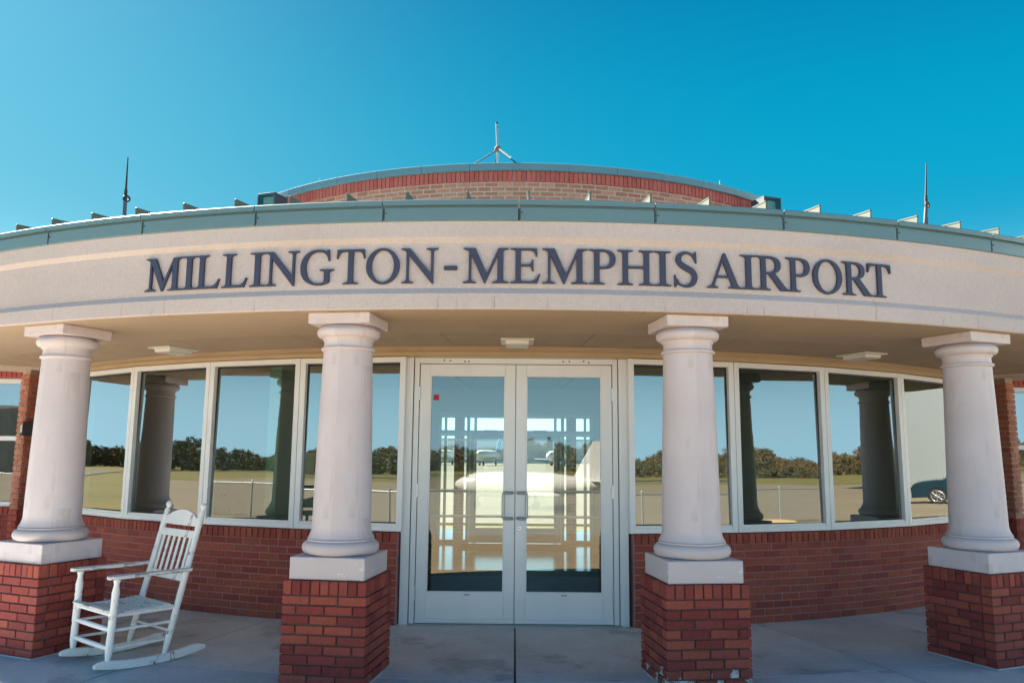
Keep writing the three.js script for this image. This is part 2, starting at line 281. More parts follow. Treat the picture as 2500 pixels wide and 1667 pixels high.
// roof sheet, its standing ribs and the edge flashing
part('roof', arcLathe([[10.0, 3.355], [6.0, 3.60], [3.0, 3.62]], -1.15, 1.15, 60), M.roof, bld);
{
  const tilt = Math.atan2(0.245, 4), g = join(bx(-0.006, 0.006, -0.02, 0.098, -2.4, 0, 0.001), bx(-0.010, 0.010, 0.092, 0.102, -2.4, 0.0005, 0.002)); g.rotateX(tilt);
  for (let k = -19; k <= 19; k++) { const a = 0.0073 + k * 0.0451; part('roof_rib', g, M.rib, bld, polar(10.0, a, 3.385), a); }
  for (let k = -9; k < 9; k++) {
    const a0 = k * 0.0994 + 0.0004, a1 = (k + 1) * 0.0994 - 0.0004;
    const prof = [[RF - 0.03, Y_FTOP - 0.004], [RF + 0.016, Y_FTOP - 0.004], [RF + 0.02, Y_FTOP], [RF + 0.02, 3.352], [RF + 0.004, 3.356], [RF + 0.004, 3.372], [RF + 0.044, 3.366], [RF + 0.044, 3.402], [RF + 0.04, Y_GUT], [RF - 0.03, Y_GUT], [RF - 0.03, Y_FTOP - 0.004]];
    const p = part('gutter_panel', arcLathe(prof, a0, a1, 7), M.green, bld);
    const seam = join(bx(-0.003, 0.003, Y_FTOP + 0.002, Y_GUT - 0.058, -0.006, 0.003, 0.0005), cylBetween([0.014, 3.315, 0], [0.014, 3.315, 0.007], 0.005), cylBetween([0.014, 3.38, 0.01], [0.014, 3.38, 0.022], 0.005)); part('seam_cover', seam, M.dark, p, polar(RF + 0.019, k * 0.0994 + 0.0009), k * 0.0994);
  }
}
// window units: flat aluminium frames on chords of the wall
const P2 = (a) => [RW * Math.sin(a), RW * Math.cos(a)];
function windowUnit(a0, a1) {
  const [x0, z0] = P2(a0), [x1, z1] = P2(a1), w = Math.hypot(x1 - x0, z1 - z0) - 0.006, am = (a0 + a1) / 2, h = HEAD - SILL, f = 0.056, d = 0.11;
  const bar = (xa, xb, ya, yb) => bx(xa, xb, ya, yb, -d, 0, 0.002), bead = (xa, xb, ya, yb) => bx(xa, xb, ya, yb, -d + 0.02, -0.012, 0.001);
  const g = join(bar(-w / 2, -w / 2 + f, 0.004, h - 0.004), bar(w / 2 - f, w / 2, 0.004, h - 0.004), bar(-w / 2 + f + 0.0005, w / 2 - f - 0.0005, 0.004, f), bar(-w / 2 + f + 0.0005, w / 2 - f - 0.0005, h - f, h - 0.004),
    bead(-w / 2 + f, w / 2 - f, f, f + 0.02));
  const m = part('window', g, M.alum, bld, [(x0 + x1) / 2, SILL, (z0 + z1) / 2], am);
  const gk = 0.012, zi = -0.078;
  part('gasket', join(bx(-w / 2 + f, -w / 2 + f + gk, f + 0.02, h - f, zi, zi + 0.03, 0.001), bx(w / 2 - f - gk, w / 2 - f, f + 0.02, h - f, zi, zi + 0.03, 0.001), bx(-w / 2 + f, w / 2 - f, h - f - gk * 1.6, h - f, zi, zi + 0.028, 0.001), bx(-w / 2 + f, w / 2 - f, f + 0.02, f + 0.028, zi, zi + 0.028, 0.001)), M.dark, m);
  const p = part('pane', new THREE.PlaneGeometry(w - 2 * f - 0.004, h - 2 * f - 0.02), M.glassWin, m, [0, h / 2 + 0.01, -0.062]);
  p.rotation.set(-0.0098 + rr(-0.0008, 0.0008), -Math.sign(am) * 0.027 + rr(-0.001, 0.001), 0);
  return m;
}
for (const s of [-1, 1]) for (let k = 0; k < 4; k++) { const a = s * WIN_A[k], b = s * WIN_A[k + 1]; windowUnit(Math.min(a, b), Math.max(a, b)); }
// brick apron wall below the windows
for (const s of [-1, 1]) {
  const aIn = 0.1385, aOut = 0.885, aLo = s > 0 ? aIn : -aOut, aHi = s > 0 ? aOut : -aIn;
  const w = part('brick_wall', uvBox(arcBox(RW - 0.2, RW + 0.0115, -0.06, SILL - 0.006, aLo, aHi, 48)), M.mortarRed, bld);
  const course = 0.745 / 11, pitch = 0.2035 / RW, n = Math.floor((0.80 - aIn) / pitch);
  for (let r = 0; r < 11; r++) {
    const off = r % 2 ? 0.5 : 0; if (off) brick(w, 0.095, course - 0.0095, 0.06, polar(RW - 0.014, s * (aIn + pitch * 0.25), r * course + course / 2), s * (aIn + pitch * 0.25), B.wall);
    for (let k = 0; k < n; k++) { const a = s * (aIn + (k + 0.5 + off) * pitch); brick(w, 0.1945, course - 0.0095, 0.06, polar(RW - 0.015 + rr(-0.001, 0.001), a, r * course + course / 2), a, B.wall); }
  }
  const rp = 0.0687 / (RW + 0.02), rn = Math.floor((0.80 - aIn) / rp);
  for (let k = 0; k < rn; k++) { const a = s * (aIn + (k + 0.5) * rp); brick(w, 0.0595, 0.0935, 0.09, polar(RW - 0.012 + rr(-0.002, 0.002), a, 0.7955), a, B.wall, 'sill_brick'); }
}
// brick jamb beside the last window and the short return wall with its toothed corner
for (const s of [-1, 1]) {
  const a0 = WIN_A[4] + 0.002, a1 = 0.885, w = part('brick_jamb', uvBox(arcBox(RW - 0.2, RW - 0.012, SILL, Y_CEIL + 0.3, s > 0 ? a0 : -a1, s > 0 ? a1 : -a0, 8)), M.mortarPale, bld);
  const ch = 0.0677; for (let r = 0; r < 25; r++) for (let k = 0; k < 5; k++) { const off = r % 2 ? 0.5 : 0, a = s * (a0 + (k + 0.5 + off) * 0.0252); if (Math.abs(a) < 0.84) brick(w, 0.1935, 0.058, 0.04, polar(RW - 0.028, a, SILL + ch * (r + 0.5)), a, B.orange); }
  const X = 6.2, Zf = 5.55, L = 0.47, body = (y0, y1) => { const q = [[0, -L], [0.165, -L], [0.165, -0.145], [0, -0.03]].map(([x, z]) => new THREE.Vector2(s * x, -z)); return new THREE.ExtrudeGeometry(new THREE.Shape(s > 0 ? q : q.reverse()), { depth: y1 - y0, bevelEnabled: false }).rotateX(-Math.PI / 2).translate(0, y0, 0); };
  const sg = part('return_wall', uvBox(body(SILL, 2.9)), M.mortarPale, bld, [s * (X + 0.012), 0, Zf]); part('return_base', uvBox(body(-0.06, SILL - 0.001)), M.mortarRed, sg);
  const rows = 25 + 12;
  for (let r = 0; r < rows; r++) {
    const y = r < 12 ? (r + 0.5) * SILL / 12 : SILL + ch * (r - 12 + 0.5), h = r < 12 ? 0.061 : 0.054, ms = r < 12 ? B.wall : B.orange, odd = r % 2;
    const lx = (x) => s * (x - 0.012);   // distance outwards from the inner face
    const proud = odd ? 0.010 : 0;
    // inner face, running back from the corner
    let z = proud; for (const len of odd ? [0.094, 0.1935, 0.1] : [0.1935, 0.1935]) { brick(sg, len, h, 0.04, [lx(0.020), y, z - len / 2 - 0.002], s > 0 ? -Math.PI / 2 : Math.PI / 2, ms); z -= len + 0.01; }
    // front face, turned outwards
    const t = s * 0.56, dx = Math.cos(0.56), dz = -Math.sin(0.56), lens = odd ? [0.094, 0.094] : [0.1935]; let q = 0.012 - proud * 0.4;
    for (const len of lens) { const c = q + len / 2; brick(sg, len, h, 0.03, [lx(dx * c - 0.015 * Math.sin(0.56)), y, dz * c - 0.015 * Math.cos(0.56)], t, ms); q += len + 0.01; }
  }
}
// wing walls, set back on either side, with a window each
for (const s of [-1, 1]) {
  const sb = (x0, x1, ...q) => s > 0 ? bx(x0, x1, ...q) : bx(-x1, -x0, ...q);
  const w = part('wing_wall', uvBox(join(sb(6.32, 6.36, -0.06, 3.3, 4.8, 5.0), sb(6.361, 9.0, -0.06, 0.80, 4.8, 5.0), sb(6.361, 9.0, 2.53, 3.3, 4.8, 5.0), sb(9.001, 9.3, -0.06, 3.3, 4.8, 5.0), sb(9.1, 9.3, -0.06, 3.3, -4, 4.799), sb(6.36, 9.3, 3.301, 3.4, -4, 5.0))), M.mortarRed, bld);
  for (let r = 0; r < 11; r++) for (let k = 0; k < 6; k++) brick(w, 0.1935, 0.058, 0.04, [s * (6.42 + (k + (r % 2 ? 0.5 : 0)) * 0.2035), (r + 0.5) * 0.0677, 4.994], 0, B.wall);
  for (let k = 0; k < 26; k++) brick(w, 0.058, 0.2, 0.04, [s * (6.40 + k * 0.0677), 2.645, 4.994], 0, B.soldier, 'soldier_brick');
  for (let k = 0; k < 16; k++) brick(w, 0.058, 0.09, 0.08, [s * (6.40 + k * 0.0677), 0.795, 4.99], 0, B.wall, 'sill_brick');
  const f = part('window', join(bx(-1.3, 1.3, 0, 0.06, -0.1, 0), bx(-1.3, 1.3, 1.62, 1.685, -0.1, 0), bx(-1.3, -1.24, 0.0605, 1.6195, -0.1, 0), bx(1.24, 1.3, 0.0605, 1.6195, -0.1, 0), bx(-1.2395, 1.2395, 0.86, 0.92, -0.1, 0)), M.alum, bld, [s * 7.68, 0.842, 4.96]);
  part('pane', new THREE.PlaneGeometry(2.47, 0.79), M.glassWin, f, [0, 0.46, -0.05]); part('pane', new THREE.PlaneGeometry(2.47, 0.695), M.glassWin, f, [0, 1.27, -0.05]);
}
// main flat roof and the walls that close the rooms
part('roof_slab', bx(-9.09, 9.09, 3.06, 3.2, -4, 4.79), M.roof, bld);
part('roof_slab', arcBox(0.5, 8.8, 3.21, 3.3, -0.95, 0.95, 24), M.roof, bld);

// entrance: posts, head and two glazed leaves
const ZD = 7.885, XC = -0.009, HW = 0.936, DH = 2.445;
{
  const posts = []; for (const s of [-1, 1]) { const e = XC + s * HW; posts.push(bx(Math.min(e + s * 0.004, e + s * 0.052), Math.max(e + s * 0.004, e + s * 0.052), 0.0, 2.505, ZD - 0.08, ZD + 0.012)); posts.push(bx(Math.min(e + s * 0.06, e + s * 0.142), Math.max(e + s * 0.06, e + s * 0.142), 0.0, 2.507, ZD - 0.09, ZD + 0.03)); }
  const fr = part('door_frame', join(posts, bx(XC - HW - 0.003, XC + HW + 0.003, DH + 0.006, 2.5055, ZD - 0.08, ZD + 0.014)), M.alum, bld);
  part('header_cap', bx(-1.075, 1.075, 2.508, 2.553, ZD - 0.15, ZD + 0.016), M.trim, fr);
  part('threshold', bx(-1.0, 1.0, -0.02, 0.008, 7.80, 7.985), M.galv, fr);
  for (const x of [-0.70, -0.64, -0.50, -0.46, 0.46, 0.52, 0.66, 0.71]) part('screw_hole', cylBetween([XC + x, 2.477 + rr(-0.01, 0.01), ZD + 0.012], [XC + x, 2.477, ZD + 0.0165], 0.0085), M.rust, fr);
  part('joint_filler', join(bx(XC - HW - 0.06, XC - HW - 0.052, 0, 2.505, ZD - 0.09, ZD + 0.006, 0.0005), bx(XC + HW + 0.052, XC + HW + 0.06, 0, 2.505, ZD - 0.09, ZD + 0.006, 0.0005)), M.dark, fr);
}
for (const s of [-1, 1]) {
  const x0 = s < 0 ? -HW + 0.004 : 0.003, x1 = s < 0 ? -0.003 : HW - 0.004, d = 0.045, st = 0.098, top = 0.105, bot = 0.285;
  const leaf = part('door', join(bx(x0, x0 + st, 0.012, DH, -d, 0), bx(x1 - st, x1, 0.012, DH, -d, 0), bx(x0 + st + 0.0008, x1 - st - 0.0008, DH - top, DH, -d, -0.0006), bx(x0 + st + 0.0008, x1 - st - 0.0008, 0.012, bot, -d, -0.0006)), M.alum, bld, [XC, 0, ZD]);
  const gx0 = x0 + st, gx1 = x1 - st, gy0 = bot, gy1 = DH - top, b = 0.013;
  part('glazing_bead', join(bx(gx0, gx0 + b, gy0, gy1, -0.04, -0.004, 0.001), bx(gx1 - b, gx1, gy0, gy1, -0.04, -0.004, 0.001), bx(gx0 + b, gx1 - b, gy0, gy0 + b, -0.04, -0.004, 0.001), bx(gx0 + b, gx1 - b, gy1 - b, gy1, -0.04, -0.004, 0.001)), M.alum, leaf);
  part('pane', new THREE.PlaneGeometry(gx1 - gx0 - 2 * b, gy1 - gy0 - 2 * b), M.glassDoor, leaf, [(gx0 + gx1) / 2, (gy0 + gy1) / 2, -0.022]).rotation.x = -0.006;
  if (s > 0) part('meeting_seal', bx(-0.0028, 0.0028, 0.012, DH, -0.044, -0.006, 0.0003), M.dark, leaf);
  part('bottom_sweep', bx(x0, x1, 0.012, 0.05, 0.0005, 0.012, 0.002), M.alum, leaf);
  // offset pull: ends on the meeting stile, grip over the glass
  const e = s * 0.028, g = s * 0.112, c = new THREE.CatmullRomCurve3([[e, 1.215, 0], [e, 1.215, 0.022], [e + s * 0.012, 1.215, 0.034], [g - s * 0.03, 1.215, 0.036], [g - s * 0.006, 1.209, 0.036], [g, 1.185, 0.036], [g, 1.10, 0.036], [g, 1.005, 0.036], [g - s * 0.006, 0.981, 0.036], [g - s * 0.03, 0.975, 0.036], [e + s * 0.012, 0.975, 0.034], [e, 0.975, 0.022], [e, 0.975, 0]].map((p) => new THREE.Vector3(...p)), false, 'catmullrom', 0.3);
  part('pull_handle', new THREE.TubeGeometry(c, 60, 0.0145, 10), M.pull, leaf);
  part('push_bar', join(cylBetween([gx0 + 0.005, 0.985, -0.085], [gx1 - 0.005, 0.985, -0.085], 0.012), cylBetween([gx0 - 0.03, 0.985, -0.045], [gx0 - 0.03, 0.985, -0.09], 0.012), cylBetween([gx1 + 0.03, 0.985, -0.045], [gx1 + 0.03, 0.985, -0.09], 0.012), cylBetween([gx0 - 0.035, 0.985, -0.085], [gx1 + 0.035, 0.985, -0.085], 0.011)), M.steel, leaf);
  const hx = s < 0 ? x0 - 0.004 : x1 + 0.004; for (const y of [0.28, 1.23, 2.16]) part('hinge', join(cylBetween([hx, y - 0.06, 0.008], [hx, y + 0.06, 0.008], 0.0085), cylBetween([hx, y - 0.064, 0.008], [hx, y + 0.064, 0.008], 0.0055)), M.steel, leaf);
  part('maker_plate', bx(-0.028, 0.028, 0, 0.014, 0, 0.003, 0.0005), M.galv, leaf, [s < 0 ? (gx0 + gx1) / 2 + 0.02 : (gx0 + gx1) / 2 - 0.0, bot - 0.022, 0.0006]);
  part('closer_arm', join(cylBetween([s * 0.62, DH - 0.09, -0.06], [s * 0.46, DH - 0.20, -0.30], 0.011), cylBetween([s * 0.46, DH - 0.20, -0.30], [s * 0.40, DH - 0.09, -0.06], 0.009), bx(s * 0.5 - 0.13, s * 0.5 + 0.13, DH - 0.10, DH - 0.04, -0.10, -0.046)), M.dark, leaf);
  if (s > 0) part('lock_cylinder', join(cylBetween([0.045, 0.885, 0], [0.045, 0.885, 0.008], 0.0175, 0.0155, 20)), M.steel, leaf), part('keyway', join(cylBetween([0.045, 0.885, 0.008], [0.045, 0.885, 0.0095], 0.007, 0.007, 12)), M.dark, leaf);
  if (s < 0) part('sticker', bx(gx0 + 0.032, gx0 + 0.086, 2.095, 2.149, -0.0215, -0.0195, 0.0002), M.red, leaf);
}
const serif = await new FontLoader().loadAsync('fonts/droid/droid_serif_regular.typeface.json');
{
  const g = new TextGeometry('No Smoking', { font: serif, size: 0.034, depth: 0.0008, curveSegments: 4 }); g.computeBoundingBox();
  part('door_lettering', clean(g), M.white, bld.children.find((c) => c.name === 'door'), [-0.66, 1.695, -0.021]);
}
// drum above the roof
{
  const R = 5.97, ZC = -1.37, HA = 0.715, YS = 5.475, d = part('drum', uvBox(arcBox(R - 0.25, R - 0.03, 3.4, 5.66, -HA, HA, 40)), M.mortarPale, bld, [0.02, 0, ZC]);
  part('drum_backing', uvBox(arcBox(1.0, R - 0.26, 5.55, 5.63, -HA, HA, 24)), M.roof, d);
  for (const s of [-1, 1]) part('drum_end', arcBox(2.5, R - 0.26, 3.4, 5.54, s > 0 ? HA - 0.04 : -HA, s > 0 ? HA : -HA + 0.04, 2), M.stucco, d);
  const p = 0.2035 / R, n = Math.floor(HA / p);
  for (let r = 0; r < 6; r++) for (let k = -n; k < n; k++) { const a = (k + (r % 2 ? 0.5 : 1)) * p; brick(d, 0.184, 0.052, 0.06, polar(R - 0.055 + rr(-0.001, 0.001), a, YS - (r + 0.5) * 0.0677 - 0.008), a, B.orange); }
  const sp = 0.0687 / R, sn = Math.floor(HA / sp); for (let k = -sn; k <= sn; k++) { const a = k * sp; brick(d, 0.0605, 0.19, 0.07, polar(R - 0.035 + rr(-0.0015, 0.0015), a, YS + 0.095), a, B.soldier, 'soldier_brick'); }
  for (let k = -6; k < 6; k++) { const w = HA * 1.004 / 6; part('cap_flashing', arcLathe([[R - 0.02, 5.63], [R + 0.055, 5.622], [R + 0.06, 5.626], [R + 0.06, 5.728], [R + 0.05, 5.735], [R - 0.35, 5.745], [R - 0.35, 5.664], [R - 0.02, 5.664], [R - 0.02, 5.63]], k * w + 0.0004, (k + 1) * w - 0.0004, 4), M.green, d); }
}
// ---------------------------------------------------------------- rooms behind the glass
{
  const sh = new THREE.Shape(); const pts = []; for (let k = 0; k <= 40; k++) { const a = -0.86 + 1.72 * k / 40; pts.push([7.92 * Math.sin(a), -7.92 * Math.cos(a)]); }
  pts.push([6.0, 1.7], [-6.0, 1.7]); sh.setFromPoints(pts.map((p) => new THREE.Vector2(...p)));
  const flat = (y, t) => uvBox(new THREE.ExtrudeGeometry(sh, { depth: t, bevelEnabled: false }).rotateX(-Math.PI / 2)).translate(0, y, 0);
  struct('lobby_floor', flat(-0.06, 0.061), M.floor);
  struct('lobby_ceiling', flat(2.78, 0.05), M.wall);
  struct('lobby_wall', uvBox(join(bx(-5.95, -5.85, 0.002, 2.78, -1.7, 5.2), bx(5.85, 5.95, 0.002, 2.78, -1.7, 5.2), bx(-5.84, -1.42, 0.002, 2.78, 0.9, 1.0), bx(1.42, 5.84, 0.002, 2.78, 0.9, 1.0), bx(-1.419, 1.419, 2.34, 2.78, 0.9, 1.0), bx(-5.84, -2.3, 0.002, 2.78, -1.7, -1.6), bx(2.3, 5.84, 0.002, 2.78, -1.7, -1.6), bx(-2.299, 2.299, 2.42, 2.78, -1.7, -1.6), bx(-2.62, -2.5, 0.002, 2.78, 5.2, 7.2))), M.wall);
  struct('window_reveal', uvBox(arcBox(RW - 0.13, RW - 0.062, HEAD, 2.779, -0.86, 0.86, 40)), M.wall);
  const pt = thing('inner_entrance', 'pale aluminium glazed screen and doors seen through the entrance across the lobby', 'glazed screen', null, [0, 0, 0.95]);
  const v = (x, w, y0, y1) => bx(x - w / 2, x + w / 2, y0, y1, -0.045, 0.045), h = (x0, x1, y, w) => bx(x0, x1, y - w / 2, y + w / 2, -0.044, 0.044);
  part('screen_frame', join(v(-1.385, 0.06, 0.003, 2.335), v(1.385, 0.06, 0.003, 2.335), v(-0.86, 0.06, 0.003, 2.335), v(0.86, 0.06, 0.003, 2.335), h(-1.354, 1.354, 2.30, 0.07), h(-1.354, 1.354, 1.985, 0.06), h(-1.354, -0.891, 0.03, 0.05), h(0.891, 1.354, 0.03, 0.05), h(-1.354, -0.891, 0.92, 0.05), h(0.891, 1.354, 0.92, 0.05)), M.alum, pt);
  for (const s of [-1, 1]) {
    const lf = part('screen_door', join(bx(Math.min(s * 0.01, s * 0.08), Math.max(s * 0.01, s * 0.08), 0.01, 1.95, -0.03, 0.03), bx(Math.min(s * 0.75, s * 0.825), Math.max(s * 0.75, s * 0.825), 0.01, 1.95, -0.03, 0.03), bx(Math.min(s * 0.081, s * 0.749), Math.max(s * 0.081, s * 0.749), 1.86, 1.95, -0.03, 0.03), bx(Math.min(s * 0.081, s * 0.749), Math.max(s * 0.081, s * 0.749), 0.01, 0.27, -0.03, 0.03)), M.alum, pt);
    part('pane', new THREE.PlaneGeometry(0.668, 1.59), M.glassClear, lf, [s * 0.415, 1.065, 0]);
    part('closer', bx(s * 0.45 - 0.12, s * 0.45 + 0.12, 1.96, 2.02, 0.046, 0.10), M.galv, pt);
    part('pane', new THREE.PlaneGeometry(0.46, 1.03), M.glassClear, pt, [s * 1.122, 1.45, 0]);
  }
  const fe = thing('far_entrance', 'bright glazed outer doors at the far side of the lobby', 'glazed screen', null, [0, 0, -1.65]);
  part('screen_frame', join([-2.27, -1.5, -0.86, 0.86, 1.5, 2.27].map((x) => v(x, 0.06, -0.05, 2.415)), h(-2.24, 2.24, 2.385, 0.06), h(-2.24, 2.24, 2.0, 0.07), v(0, 0.12, -0.05, 1.96)), M.alum, fe);
  for (const s of [-1, 1]) { const pr = thing('brick_pier', s < 0 ? 'narrow interior brick pier left of the far glazed doors' : 'narrow interior brick pier right of the far glazed doors', 'pier', 'brick piers in the vestibule', [s * 1.17, 0, -1.2]); part('mortar_core', bx(-0.10, 0.10, 0.002, 2.779, -0.1, 0.1), M.mortarPale, pr); for (let r = 0; r < 40; r++) for (const x of r % 2 ? [-0.0525, 0.0525] : [0]) brick(pr, r % 2 ? 0.092 : 0.197, 0.058, 0.03, [x, 0.04 + r * 0.0677, 0.094], 0, B.orange); }
  const mat_ = thing('door_mat', 'dark brown entrance mat on the polished lobby floor', 'mat', null, [0, 0, 1.6]); part('mat_body', bx(-0.95, 0.95, 0.002, 0.012, -0.45, 0.45), mat({ color: lin(0.10, 0.045, 0.025), roughness: 1, map: T.mortarC }), mat_);
  const m2 = thing('entrance_mat', 'black entrance mat just inside the glazed doors', 'mat', null, [0, 0, 6.0]); part('mat_body', bx(-1.3, 1.3, 0.002, 0.010, -1.6, 1.6), M.dark, m2);
  const dd = thing('office_door', 'dark interior door seen through the left windows', 'door', null, [-5.84, 0, 4.2]); part('door_leaf', bx(0, 0.04, 0.003, 2.1, -0.46, 0.46), mat({ color: lin(0.03, 0.018, 0.012), roughness: 0.5 }), dd); part('lever', join(cylBetween([0.04, 1.0, 0.36], [0.09, 1.0, 0.36], 0.012), cylBetween([0.09, 1.0, 0.36], [0.09, 1.0, 0.24], 0.009)), M.steel, dd);
  const al = thing('fire_alarm', 'red fire alarm strobe on the pale interior wall', 'alarm', null, [-2.495, 1.86, 6.5]); part('alarm_body', bx(0, 0.05, -0.06, 0.06, -0.05, 0.05, 0.008), M.red, al); part('strobe', bx(0.051, 0.075, -0.03, 0.03, -0.02, 0.02, 0.006), M.lens, al);
  const ps = thing('alarm_pull', 'red fire alarm pull box low on the pale interior wall', 'alarm', null, [-2.495, 1.16, 6.5]); part('pull_body', bx(0, 0.045, -0.06, 0.06, -0.045, 0.045, 0.008), M.red, ps); part('pull_lever', bx(0.046, 0.055, -0.015, 0.015, -0.03, 0.03, 0.002), M.white, ps);
}
// ---------------------------------------------------------------- sign letters
{
  const sign = thing('building_sign', 'dark navy raised capital letters spelling the airport name across the canopy band', 'sign');
  const L = [['M', -0.2777, 0.355], ['I', -0.2547, 0.139], ['L', -0.2385, 0.223], ['L', -0.2154, 0.219], ['I', -0.1967, 0.139], ['N', -0.177, 0.277], ['G', -0.1491, 0.259], ['T', -0.1234, 0.214], ['O', -0.0992, 0.249], ['N', -0.072, 0.273], ['-', -0.0492, 0.095], ['M', -0.0235, 0.326], ['E', 0.0051, 0.216], ['M', 0.0339, 0.328], ['P', 0.0611, 0.191], ['H', 0.0857, 0.268], ['I', 0.1057, 0.123], ['S', 0.1229, 0.176], ['A', 0.1525, 0.264], ['I', 0.1715, 0.126], ['R', 0.1909, 0.268], ['P', 0.2117, 0.199], ['O', 0.2364, 0.249], ['R', 0.2627, 0.273], ['T', 0.2826, 0.22]];
  const CAP = 0.258, BASE = 2.798, cache = {};
  // outlines in cap heights; two numbers: line to, four: curve (control, end)
  const foot = (a, b, l = 0.14, q = 0.14) => [[a - l, 0], [b + q, 0], [b + q, 0.03], [b, 0.036, b, 0.11]];
  const endS = (a, l = 0.14) => [[a, 0.11], [a, 0.036, a - l, 0.03]];
  const topL = (a, l = 0.14) => [[a - l, 1], [a - l, 0.97], [a, 0.964, a, 0.89]];
  const topR = (b, q = 0.14) => [[b, 0.89], [b, 0.964, b + q, 0.97], [b + q, 1]];
  const G = {
    I: [[...foot(0.14, 0.29), ...topR(0.29), ...topL(0.14), ...endS(0.14)]],
    L: [[[0, 0], [0.73, 0], [0.82, 0.27], [0.785, 0.28], [0.71, 0.055, 0.50, 0.055], [0.36, 0.055], [0.29, 0.055, 0.29, 0.12], ...topR(0.29), ...topL(0.14), ...endS(0.14)]],
    T: [[...foot(0.34, 0.49), [0.49, 0.945], [0.60, 0.945], [0.77, 0.945, 0.795, 0.74], [0.83, 0.74], [0.815, 1], [0.015, 1], [0, 0.74], [0.035, 0.74], [0.06, 0.945, 0.23, 0.945], [0.34, 0.945], ...endS(0.34)]],
    E: [[[0, 0], [0.76, 0], [0.84, 0.26], [0.80, 0.27], [0.73, 0.055, 0.52, 0.055], [0.37, 0.055], [0.29, 0.055, 0.29, 0.12], [0.29, 0.485], [0.50, 0.485], [0.60, 0.485, 0.61, 0.35], [0.645, 0.35], [0.645, 0.68], [0.61, 0.68], [0.60, 0.54, 0.50, 0.54], [0.29, 0.54], [0.29, 0.945], [0.53, 0.945], [0.70, 0.945, 0.715, 0.77], [0.755, 0.77], [0.745, 1], ...topL(0.14), ...endS(0.14)]],
    H: [[...foot(0.14, 0.29), [0.29, 0.48], [0.75, 0.48], ...endS(0.75), [0.61, 0], [1.04, 0], [1.04, 0.03], [0.90, 0.036, 0.90, 0.11], ...topR(0.90), ...topL(0.75), [0.75, 0.54], [0.29, 0.54], ...topR(0.29), ...topL(0.14), ...endS(0.14)]],
    N: [[[0.02, 0], [0.34, 0], [0.34, 0.03], [0.215, 0.036, 0.215, 0.13], [0.215, 0.80], [0.87, -0.015], [0.91, -0.015], [0.91, 0.87], [0.91, 0.964, 1.04, 0.97], [1.04, 1], [0.71, 1], [0.71, 0.97], [0.845, 0.964, 0.845, 0.87], [0.845, 0.27], [0.25, 1], [0, 1], [0, 0.97], [0.09, 0.964, 0.15, 0.89], [0.15, 0.13], [0.15, 0.036, 0.02, 0.03]]],
    M: [[[0.02, 0], [0.36, 0], [0.36, 0.03], [0.235, 0.036, 0.235, 0.13], [0.235, 0.80], [0.58, -0.005], [0.615, -0.005], [0.94, 0.78], ...endS(0.94), [0.80, 0], [1.24, 0], [1.24, 0.03], [1.095, 0.036, 1.095, 0.11], [1.095, 0.89], [1.095, 0.964, 1.24, 0.97], [1.24, 1], [0.96, 1], [0.655, 0.27], [0.345, 1], [0.02, 1], [0.02, 0.97], [0.14, 0.964, 0.17, 0.88], [0.17, 0.13], [0.17, 0.036, 0.02, 0.03]]],
    A: [[[0, 0], [0.31, 0], [0.31, 0.03], [0.195, 0.036, 0.215, 0.11], [0.283, 0.30], [0.645, 0.30], [0.715, 0.12], [0.745, 0.036, 0.63, 0.03], [0.63, 0], [1.02, 0], [1.02, 0.03], [0.93, 0.036, 0.895, 0.13], [0.545, 1.015], [0.49, 1.015], [0.15, 0.13], [0.115, 0.036, 0, 0.03]], [[0.303, 0.355], [0.46, 0.79], [0.625, 0.355]]],
    P: [[...foot(0.14, 0.29), [0.29, 0.455], [0.40, 0.445], [0.75, 0.445, 0.75, 0.725], [0.75, 1, 0.38, 1], ...topL(0.14), ...endS(0.14)], [[0.29, 0.51], [0.38, 0.50], [0.59, 0.50, 0.59, 0.725], [0.59, 0.945, 0.36, 0.945], [0.29, 0.945]]],
    R: [[...foot(0.14, 0.29), [0.29, 0.475], [0.385, 0.475], [0.745, 0], [1.02, 0], [1.02, 0.03], [0.95, 0.036, 0.90, 0.10], [0.565, 0.505], [0.76, 0.55, 0.76, 0.745], [0.76, 1, 0.38, 1], ...topL(0.14), ...endS(0.14)], [[0.29, 0.53], [0.38, 0.53], [0.60, 0.53, 0.60, 0.74], [0.60, 0.945, 0.37, 0.945], [0.29, 0.945]]],
    G: [[[0.87, 0.69], [0.835, 0.69], [0.79, 0.96, 0.53, 0.96], [0.33, 0.96, 0.24, 0.80], [0.165, 0.68, 0.165, 0.5], [0.165, 0.30, 0.26, 0.17], [0.37, 0.035, 0.55, 0.035], [0.66, 0.035, 0.715, 0.085], [0.715, 0.32], [0.715, 0.404, 0.585, 0.41], [0.585, 0.44], [1.0, 0.44], [1.0, 0.41], [0.87, 0.404, 0.87, 0.32], [0.87, 0.065], [0.72, -0.02, 0.54, -0.02], [0.29, -0.02, 0.13, 0.13], [0, 0.27, 0, 0.5], [0, 0.73, 0.15, 0.88], [0.29, 1.02, 0.53, 1.02], [0.69, 1.02, 0.78, 0.96], [0.805, 1.015], [0.845, 1.015]]],
  };
  const pathOf = (P, Q) => { P.forEach((c, i) => i === 0 ? Q.moveTo(c[0], c[1]) : c.length === 2 ? Q.lineTo(c[0], c[1]) : Q.quadraticCurveTo(...c)); Q.closePath(); return Q; };
